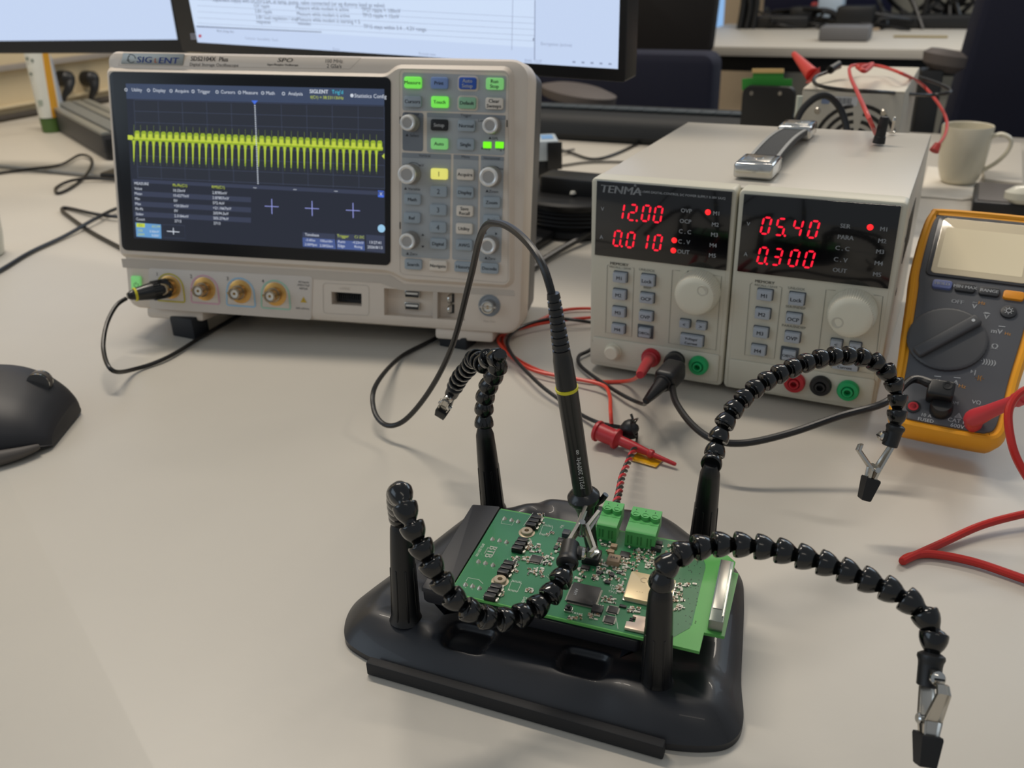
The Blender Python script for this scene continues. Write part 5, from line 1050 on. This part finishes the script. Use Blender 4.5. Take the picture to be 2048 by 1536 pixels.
# ================================================================ left clutter
RM = mat('rail_side', '3a3a3c', .5); RA = mat('rail_aluminium', '8f9290', .35, .5)
pa = D(122, 266, 0); pb = D(214, 322, 0); dr = (pb-pa).normalized(); nr = V((-dr.y, dr.x, 0)); Lr_ = (pb-pa).length
M = Matrix((dr, nr, V((0, 0, 1)))).transposed().to_4x4(); M.translation = pa-dr*.10
hz = onplane(M, 195, 265, 1, 0).z
o = thing('laptop_dock', 'grey ridged metal box standing on the desk beside the cream tube', 'box', M)
LL_ = Lr_+.10; g = G(); g.box((LL_/2, .05, hz/2), (LL_, .10, hz-.002), RM, .004); g.build('dock_body', o); g = G()
for y_, s in [(.008, .016), (.036, .03), (.064, .018), (.085, .016)]: g.box((LL_/2, y_, hz), (LL_, s, .006), RA if y_ != .036 else mat('rail_grey', '6d706f', .5), .002)
g.build('dock_ridges', o, 'bright metal ridges'); g = G(); g.box((LL_+.002, .05, hz/2-.004), (.004, .092, hz-.010), BLK, .001); g.build('end_cap', o, 'black end cap')
# tubes standing on the desk
tb_ = D(100, 266, 0); o = thing('cream_tube', 'white and yellow squeeze tube standing on its green cap', 'tube', tb_+V((0, .02, 0)))
TW = mat('tube_white', 'dcdcd2', .35); TY = mat('tube_yellow', 'd49a2c', .4); TG = mat('tube_green', '4c6a30', .45)
g = G(); g.lathe([(0, .021), (.002, .0225), (.030, .0225), (.032, .020)], Matrix(), TG, 32); g.build('cap', o, 'dark green cap')
def tubebody(h, r, m, mt2, tw_):
    g = G(); R = []
    for t in [0, .1, .25, .45, .65, .8, .92, .97, 1]:
        a_ = r*(1+.22*t); b_ = r*(1-t)**.7+.0012; R.append([(a_*math.cos(2*math.pi*j/32)*(1 if t < .97 else 1)+.004*t, b_*math.sin(2*math.pi*j/32), .031+h*t) for j in range(32)])
    n = 32; vs = [p for r_ in R for p in r_]
    for i in range(len(R)-1):
        for j in range(n):
            k = (j in range(27, 31)) and i < 7; g.add([R[i][j], R[i][(j+1) % n], R[i+1][(j+1) % n], R[i+1][j]], [(0, 1, 2, 3)], mt2 if k else m)
    g.add(R[-1], [tuple(range(n))], m)
    return g
g = tubebody(.155, .0225, TW, TY, 0); 
for x_, z_ in ((-.022, .150), (-.012, .146), (-.02, .12)): g.box((x_+.008, -(.0225*(1-(z_-.031)/.155)**.7+.0018), z_), (.004, .001, .006), mat('tube_print', '5b6a60', .5))
g.box((-.004, -.0205, .062), (.010, .001, .012), mat('tube_print2', 'a9b2a4', .5)); g.build('tube_body', o)
t2 = onplane(Matrix.Translation(D(110, 200, .1)), 118, 226, 2, 0); q_ = D(116, 232, 0); o = thing('spray_bottle', 'slim pale grey bottle standing behind the white and yellow tube', 'bottle', D(108, 246, 0)+V((.0, .02, 0)))
GB = mat('bottle_grey', '9aa2b0', .35); g = G(); g.lathe([(0, .018), (.002, .020), (.135, .0195), (.146, .016), (.147, .013)], Matrix(), GB, 30); g.build('bottle_body', o); g = G(); g.lathe([(.147, .015), (.148, .0155), (.185, .0145), (.187, .012)], Matrix(), mat('bottle_cap', 'd8d6c4', .4), 26); g.build('bottle_cap', o, 'cream cap')
# ================================================================ middle background
a = D(1045, 276, 0); b = D(1300, 304, 0); dr = RX; M = at_room(a-RX*.02)
o = thing('soundbar', 'long dark rounded bar lying on the desk behind the power supply', 'soundbar', M); Lb_ = .62; g = G(); DK = mat('bar_dark', '12161a', .6); R = []
for x in (0, .004, Lb_-.004, Lb_):
    k = .9 if x in (0, Lb_) else 1; R.append([(x, y*k+.03*(1-k), z*k+.02*(1-k)) for y, z in [(0.004, .001), (-.002, .012), (0, .030), (.008, .043), (.020, .050), (.075, .056), (.085, .052), (.088, .001)]])
g.rings(R, DK); g.build('bar_body', o); g = G(); g.T = Matrix.Translation((0, 0, 0)) 
for i in range(22): g.box((.02+i*.0265, .045, .0548), (.0258, .026, .005), mat('bar_keys', '3c444a', .6), .002)
g.build('bar_top_keys', o, 'lighter band along the top')
# navy office chairs
NAVY = mat('chair_navy', '14172c', .85, noise=.15, ns=200, bump=.3)
def chair(lab, M, w_, h0, h1, arm_=True, th=.07, taper=.0, ak=1.0):
    o = thing('office_chair', lab, 'chair', M); g = G(); out_ = rpoly([(-w_/2, h0), (w_/2, h0), (w_/2-taper, h1), (-w_/2+taper, h1)], .028, 6); g.prism(out_, th, 0, NAVY, .015); g.build('backrest', o)
    g = G(); g.box((0, .28, h0-.06), (w_, .48, .09), NAVY, .03); g.build('seat', o); g = G(); g.cyl((0, .25, h0-.1), (0, .25, -.66), .03, .03, BLK); 
    for k in range(5): t = k*math.tau/5; g.cyl((0, .25, -.66), (.3*math.cos(t), .25+.3*math.sin(t), -.71), .025, .015, BLK)
    g.build('pedestal', o)
    if arm_:
        for s in (-1,):
            q0 = M.inverted() @ arm_; g = G(); g.rings([[(q0.x+a_*math.cos(2*math.pi*j/24), q0.y+b_*math.sin(2*math.pi*j/24), q0.z+z-.15*a_*math.cos(2*math.pi*j/24)) for j in range(24)] for z, a_, b_ in [(-.035, .05*ak, .04*ak), (-.022, .085*ak, .065*ak), (-.004, .088*ak, .068*ak), (.004, .06*ak, .05*ak)]], mat('armrest', '5a5350', .6)); g.box((q0.x-.02, q0.y, (q0.z-.03-.62)/2+.0), (.04, .05, q0.z-.03+.62), BLK, .005); g.build('armrest', o)
    return o
p = A(1180, 160, 2.15); oc = chair('navy office chair behind the dark bar and the spreadsheet monitor', at_room(V((p.x, p.y, 0))), .60, -.18, A(1290, 97, 2.15).z, A(1157, 178, 2.0))
p = A(2150, 150, 1.75); o = chair('tall black navy office chair at the right edge behind the mug', at_room(V((p.x, p.y, 0))) @ Matrix.Rotation(.15, 4, 'Z'), .48, -.30, .62, A(1892, 104, 1.68), .09, .09, .45)
# dark monitor seen from behind, above the navy chair
M = at_room(A(1250, 98, 2.7)); x_ = onplane(M, 1430, 50, 1, 0).x; o = thing('monitor', 'dark monitor turned away above the navy chair', 'monitor', M); g = G(); g.prism(rpoly([(-.35, .0), (x_-.01, -.01), (x_+.02, .46), (-.35, .46)], .02), .04, 0, mat('back_brown', '1c1816', .6), .006); g.build('housing', o)
g = G(); zf = -.74-M.translation.z; g.box((-.25, .055, zf/2+.1), (.05, .03, -zf+.2-.004), BLK, .005); g.box((-.25, .1, zf+.012), (.2, .2, .02), BLK, .004); g.build('floor_stand', o)
# adapter block and black reel between scope and supply
M = at_room(D(1098, 372, 0)-RY*.0+V((0, 0, 0))); bz = onplane(M, 1100, 332, 1, 0).z
o = thing('power_adapter', 'small black and white adapter block by the right side of the oscilloscope', 'adapter', M @ Matrix.Rotation(.5, 4, 'Z')); g = G(); g.box((-.012, .03, .052), (.055, .06, .030), mat('adapter_white', 'b9c4cc', .4), .003); g.box((-.012, .03, .018), (.052, .056, .036), BLK, .002); g.box((.009, -.001, .045), (.022, .004, .040), BLK, .001); g.box((0, .03, .0675), (.018, .03, .001), mat('adapter_blue', '7aa6d8', .4), .0004); g.build('adapter_body', o)
c = D(1125, 470, 0)+RY*.055; o = thing('cable_reel', 'round black cable reel lying between the oscilloscope and the power supply', 'cable reel', c); g = G(); g.lathe([(.0, .078), (.004, .082), (.010, .080), (.012, .074), (.036, .074), (.038, .080), (.043, .083), (.046, .080), (.042, .06), (.041, .002)], Matrix(), BLK, 64); g.build('reel_body', o)
g = G()
for i in range(4): g.lathe([(.016+i*.005-.0022, .0755), (.016+i*.005, .0775), (.016+i*.005+.0022, .0755)], Matrix(), CABLE, 64, False)
g.build('wound_cable', o); g = G(); g.T = Matrix.Translation((.0, .0, .041)) @ Matrix.Rotation(-.5, 4, 'Z'); g.prism(rpoly([(-.05, -.02), (.035, -.022), (.060, -.004), (.03, .022), (-.05, .022)], .008), 0, .022, BLK, .004, 'xy'); g.lathe([(0, .004), (.003, .003)], Matrix.Translation((.002, -.024, .004)), mat('white_dot', 'd8d8d0', .4), 12); g.build('reel_plug', o)
cab('cable', 'thin dark cable waving over the desk in front of the dark bar', [D(1040, 332, .003), D(1070, 305, .003), D(1100, 295, .004), D(1140, 305, .004), D(1185, 318, .003), D(1230, 308, .003), D(1290, 280, .003)], .0022)
cab('cable', 'thin grey cable running behind the adapter block to the power supply', [D(1060, 325, .003), D(1110, 332, .003), D(1170, 325, .003), D(1240, 324, .003), D(1320, 330, .003)], .002, mat('cable_grey', '5c5a55', .5))
cab('cable', 'short grey cable crossing the thin dark one near the oscilloscope', [D(1040, 296, .003), D(1080, 301, .005), D(1120, 303, .008), D(1148, 299, .004)], .002, mat('cable_grey', '5c5a55', .5))
# ================================================================ behind the supply
BX = mat('box_grey', 'b5b1a6', .5); BXT = mat('box_top', 'cfc8b8', .5)
fL = onplane(at_room(V((0, 0, .165))), 1605, 178, 2, 0); 
def Dz(x, y, z): return D(x, y, z)
L0 = Dz(1605, 179, .165); L1_ = Dz(1812, 184, .165); Wb = (L1_-L0).dot(RX); BB = (Dz(1690, 128, .165)-L0).dot(RY)
M = at_room(V((L0.x, L0.y, 0))); o = thing('power_supply', 'pale grey bench supply seen from behind with a fan grille', 'power supply', M)
g = G(); g.box((Wb/2, .115, .0825), (Wb, .23, .165), BX, .002); g.box((Wb/2, .115, .1655), (Wb-.001, .23, .002), BXT, .0008); g.build('cover', o)
fc = onplane(M, 1708, 290, 1, 0); g = G()
for k, r in enumerate((.018, .027, .036, .045)):
    for s in range(4): g.line([(fc.x+r*math.cos(t), fc.z+r*math.sin(t)) for t in [s*math.pi/2+.15+i*(math.pi/2-.3)/8 for i in range(9)]], .0042, -.0008, BLK)
g.build('fan_grille', o, 'round black fan grille'); g = G(); q_ = onplane(M, 1690, 202, 1, 0); g.flat(rrect(q_.x-.014, q_.z-.005, q_.x+.014, q_.z+.005, .001), -.0008, mat('sticker', 'c8ccd0', .5))
for i in range(7): g.box((q_.x-.008+i*.0024, -.0009, q_.z), (.0009+.0004*(i % 2), .0002, .007), INK)
g.flat(rrect(q_.x-.026, q_.z-.004, q_.x-.017, q_.z+.003, .001), -.0008, mat('sticker_blue', '7f8fae', .5)); g.build('rear_labels', o, 'small white bar sticker')
for cx, cy in ((1635, 222), (1767, 226)):
    q_ = onplane(M, cx, cy, 1, 0); g = G(); g.lathe([(0, .004), (.0012, .003)], frame_to((q_.x, 0, q_.z), (0, -1, 0)), STEEL, 14); g.build('screw', o)
# its leads
zt2 = .168
o = lead('test_lead', 'red lead curling over the pale bench supply and down behind the mug', 'test lead'); g = G(); RB = mat('red_lead_far', 'c8403a', .4)
g.tube([D(1752, 268, .165), D(1735, 230, .19), D(1715, 185, .185), D(1700, 150, .18), D(1703, 132, .18), D(1740, 130, .18), D(1770, 135, .178), D(1810, 150, .178), A(1845, 170, 1.25), A(1875, 205, 1.2), A(1893, 240, 1.15), A(1890, 270, 1.12), A(1872, 295, 1.1)], .0020, RB, 8, 8); g.build('wire', o)
g = G(); e_ = A(1868, 302, 1.1); g.cyl(A(1876, 288, 1.1), e_, .004, .006, RB); g.build('banana_plug', o)
g = G(); g.tube([D(1720, 137, .19), D(1745, 128, .186), D(1730, 142, .188), D(1715, 134, .19)], .0026, RB, 8, 8); g.build('knot', o)
o = lead('test_lead', 'black lead lying across the top of the pale bench supply', 'test lead'); g = G(); g.tube([D(1680, 134, .18), D(1655, 144, .178), D(1630, 155, .175), D(1635, 170, .172), D(1690, 180, .17), D(1760, 184, .172), A(1850, 190, 1.15), A(1895, 186, 1.15), A(1898, 178, 1.17), A(1870, 165, 1.2), A(1830, 152, 1.25)], .0022, CABLE, 8, 8); g.build('wire', o)
g = G(); g.cyl(D(1660, 140, .18), D(1678, 128, .185), .005, .004, BLK); g.build('clip_end', o)
cab('mains_cable', 'thick black mains cable arching in front of the fan grille', [A(1580, 300, .985), A(1596, 235, .985), A(1622, 202, .985), A(1650, 191, .985), A(1674, 208, .985), A(1690, 242, .985), A(1700, 300, .985)], .0038)
o = lead('probe_lead', 'red probe with a blunt tip held above the green topped fixture', 'probe'); g = G(); a = A(1588, 108, 1.3); b = A(1625, 150, 1.25); g.cyl(a, b, .004, .010, RB, 16); g.cyl(b, A(1632, 156, 1.25), .014, .008, RB, 16); g.build('probe_body', o)
# black fixture with a green board
M = at_room(D(1525, 320, 0)+RY*.0); M.translation.z = 0
kx = lambda x, y: (lambda p: (p.x, p.z))(onplane(M, x, y, 1, 0)); o = thing('test_fixture', 'black upright fixture holding a green circuit board with a gold edge', 'fixture', M); g = G(); bl_ = kx(1478, 270)[0]; br_ = kx(1580, 270)[0]; tz = kx(1500, 172)[1]
g.prism(rpoly([(bl_, .001), (br_, .001), (br_, tz), (bl_, tz)], [.002, .002, .012, .012], 5), .015, 0, mat('fixture_black', '0e0f10', .5), .001); g.box(((bl_+br_)/2, .03, .006), (br_-bl_+.02, .08, .012), BLK, .002); g.build('fixture_plate', o)
for x, y in ((1503, 187), (1560, 187)): u, v = kx(x, y); g = G(); g.lathe([(0, .0035), (.001, .003)], frame_to((u, 0, v), (0, -1, 0)), STEEL, 14); g.build('screw', o)
g = G(); GB_ = mat('green_board_far', '2f8a34', .45)
a_ = [onplane(M, x, y, 1, .018) for x, y in [(1484, 180), (1484, 158), (1505, 156), (1506, 146), (1566, 146), (1567, 158), (1584, 158), (1583, 180)]]; g.prism([(p.x, p.z) for p in a_], .021, .018, GB_); g.build('green_board', o, 'green circuit board')
g = G(); a_ = [onplane(M, x, y, 1, .017) for x, y in [(1504, 146), (1504, 138), (1567, 138), (1567, 146)]]; g.prism([(p.x, p.z) for p in a_], .022, .017, mat('gold_edge', 'e8c98c', .3, .4)); g.build('gold_connector', o, 'gold edge')
p = D(1592, 262, .12); g = G(); g.lathe([(0, .006), (.02, .006), (.022, .004), (.16, .0035)], Matrix.Translation((p.x, p.y, 0)), mat('post_white', 'c8d0c4', .4), 16); tag(g.build('white_post'), 'thin pale post standing beside the black fixture', 'post')
# mug, papers, boxes on the right
mp = D(1930, 372, .004)+RY*.0; Mg = at_room(V((mp.x+.004, mp.y+.03, .003))) @ Matrix.Rotation(-.1, 4, 'Z') @ Matrix.Scale(.80, 4); o = thing('coffee_mug', 'cream coffee mug with its handle to the right, on a white sheet', 'mug', Mg); MU = mat('mug_cream', 'd8d2be', .3, coat=.3)
g = G(); g.lathe([(0, .026), (.002, .029), (.010, .033), (.03, .0385), (.06, .041), (.098, .0425), (.100, .0415), (.0985, .0400), (.06, .0385), (.02, .034), (.006, .028), (.005, .001)], Matrix(), MU, 56); g.build('mug_body', o); g = G()
P_ = spline([(.038, 0, .082), (.054, 0, .088), (.070, 0, .080), (.070, 0, .062), (.056, 0, .040), (.034, 0, .022)], 8); R = []
for i, p in enumerate(P_):
    t = (P_[min(i+1, len(P_)-1)]-P_[max(0, i-1)]).normalized(); n_ = V((t.z, 0, -t.x)); R.append([p+n_*.0038*math.cos(a)+V((0, .0065*math.sin(a), 0)) for a in [2*math.pi*j/14 for j in range(14)]])
g.rings(R, MU); g.build('handle', o)
PAP = mat('paper_white', 'e2dcd0', .7)
g = G(); L = [D(x, y, .0) for x, y in [(1840, 395), (1880, 398), (1925, 402), (1945, 400), (1962, 358), (1955, 345), (1855, 335)]]; o = [(p.x, p.y) for p in L]; g.prism(o, .0004, .0022, PAP, .0003, 'xy'); tag(g.build('paper_sheet'), 'white sheet of paper under the coffee mug', 'paper')
g = G(); o = [(p.x, p.y) for p in [D(x, y, .012) for x, y in [(1970, 358), (2046, 366), (2044, 286), (2018, 284), (1960, 292)]]]; g.prism(o, .0004, .012, mat('binder_grey', 'b9b3a8', .6), .001, 'xy'); tag(g.build('notepad'), 'grey white pad lying behind the mug', 'notepad')
M = at_room(D(1940, 434, 0)+V((0, 0, 0))); o = thing('black_case', 'low black case with a grey lid at the right edge', 'case', M); g = G(); e1_ = onplane(M, 1944, 402, 1, 0).z; g.box((.15, .055, e1_/2+.0005), (.30, .11, e1_-.001), BLK, .003); g.build('case_body', o); g = G(); g.box((.15, .055, e1_+.0005), (.29, .10, .002), mat('lid_grey', '57524f', .5), .001); g.build('case_lid', o, 'grey lid')
pz_ = D(2052, 390, e1_+.012); g = G(); g.rings([[(pz_.x+a_*math.cos(2*math.pi*j/20), pz_.y+a_*.6*math.sin(2*math.pi*j/20), e1_+.0026+z) for j in range(20)] for z, a_ in [(0, .016), (.006, .026), (.014, .026), (.020, .016), (.022, .002)]], CW); tag(g.build('rounded_object'), 'pale rounded object on the grey lid of the black case', 'object')
# ================================================================ far desk and its clutter
f0 = D(1430, 93, 0); y0 = f0.dot(RY); xL = f0.dot(RX)
fd = thing('desk', 'far white desk crowded with cables and black equipment', 'desk', at_room(V((0, 0, 0)))); BM = mat('beam_black', '0b0b0d', .6)
g = G(); g.prism(rrect(xL-.2, y0, 2.4, y0+1.0, .01), -.03, 0, DESK, .002, 'xy'); g.build('desk_top', fd)
g = G(); g.box((xL/2+1.1, y0+.05, -.058), (2.5-xL, .04, .052), BM, .003); g.build('desk_beam', fd, 'black steel beam')
for xx in (.35, 1.45, 2.3): g = G(); g.box((xx, y0+.4, -.386), (.06, .62, .704), BM, .003); g.build('desk_leg', fd, 'black leg panel')

def fp(x, y, z=0.0): return D(x, y, z)
def farbox(name, lab, cat, x, y, w_, d_, h, m, rot=0, r=.01, z=0.0):
    p = fp(x, y, z); g = G(); g.box((0, d_/2, h/2+.0005), (w_, d_, h), m, min(r, h*.3)); o = g.build(name, M=at_room(V((p.x, p.y, z))) @ Matrix.Rotation(rot, 4, 'Z')); return tag(o, lab, cat)
farbox('grey_box', 'low grey box near the front of the far desk', 'box', 1685, 84, .17, .12, .05, mat('fb_grey', '6a6a6c', .6)); farbox('dark_block', 'dark block joined to the right of the low grey box', 'box', 1722, 80, .05, .10, .05, mat('fb_dark', '3c3836', .6))
farbox('keyboard', 'long black keyboard along the far desk', 'keyboard', 1815, 58, .50, .14, .05, BLK); farbox('black_device', 'flat black device left of the low grey box on the far desk', 'device', 1560, 58, .22, .16, .05, BLK)
farbox('yellow_strip', 'thin tan strip lying on the far desk', 'strip', 1840, 76, .18, .03, .006, mat('fb_tan', '9a8a60', .6)); farbox('wood_ruler', 'pale slanted ruler on the far desk', 'ruler', 1722, 62, .14, .02, .01, mat('fb_ruler', 'b09a80', .6), .3, z=.052 if False else 0)
farbox('blue_screen', 'dark navy panel standing behind the far desk', 'screen', 1648, 40, .56, .04, .5, mat('fb_navy', '0e1230', .5)); farbox('white_carton', 'pale blue white carton on the far desk', 'carton', 1655, 52, .10, .1, .12, mat('fb_white', 'b8cadb', .6)); farbox('red_carton', 'tiny red object beside the pale carton on the far desk', 'object', 1625, 50, .035, .03, .09, mat('fb_red', 'a83c3c', .6))
farbox('grey_cabinet', 'grey panel behind the cables at the right of the far desk', 'panel', 1870, 36, .62, .03, .4, mat('fb_panel', '8b8a80', .7))
random.seed(5)
for i in range(7):
    p = fp(1478+i*4.5, 58-i % 3, 0); g = G(); z1 = .30; g.tube([p, p+V((.01, 0, .1)), p+V((random.uniform(-.03, .03), 0, .2)), p+V((random.uniform(-.03, .04), .02, z1))], .012, BLK, 8); tag(g.build('hanging_cable'), 'black cable in the upright bundle at the left of the far desk', 'cable', 'cables of the upright bundle on the far desk')
for i in range(16):
    x = 1530+i*26; p = fp(x, 56+random.uniform(-4, 6)); q_ = [p]
    for k in range(4): q_.append(p+RX*random.uniform(-.14, .16)+RY*random.uniform(-.03, .12)+V((0, 0, random.uniform(.02, .16 if i > 8 else .07))))
    q_.append(p+RX*.15); g = G(); g.tube(q_, random.choice([.006, .009, .012]), CABLE, 7, 8); tag(g.build('tangled_cable'), 'dark cable in the tangle along the far desk', 'cable', 'tangled cables on the far desk')
for i, (x, y, w_, h) in enumerate([(1705, 62, .14, .09), (1600, 56, .10, .08), (1880, 50, .12, .08), (1745, 50, .1, .05)]): farbox('black_box', ['black lump behind the low grey box', 'small black device in the middle of the far desk', 'black device among the right hand cables', 'small black box under the daylit window'][i], 'device', x, y, w_, .1, h, BLK)
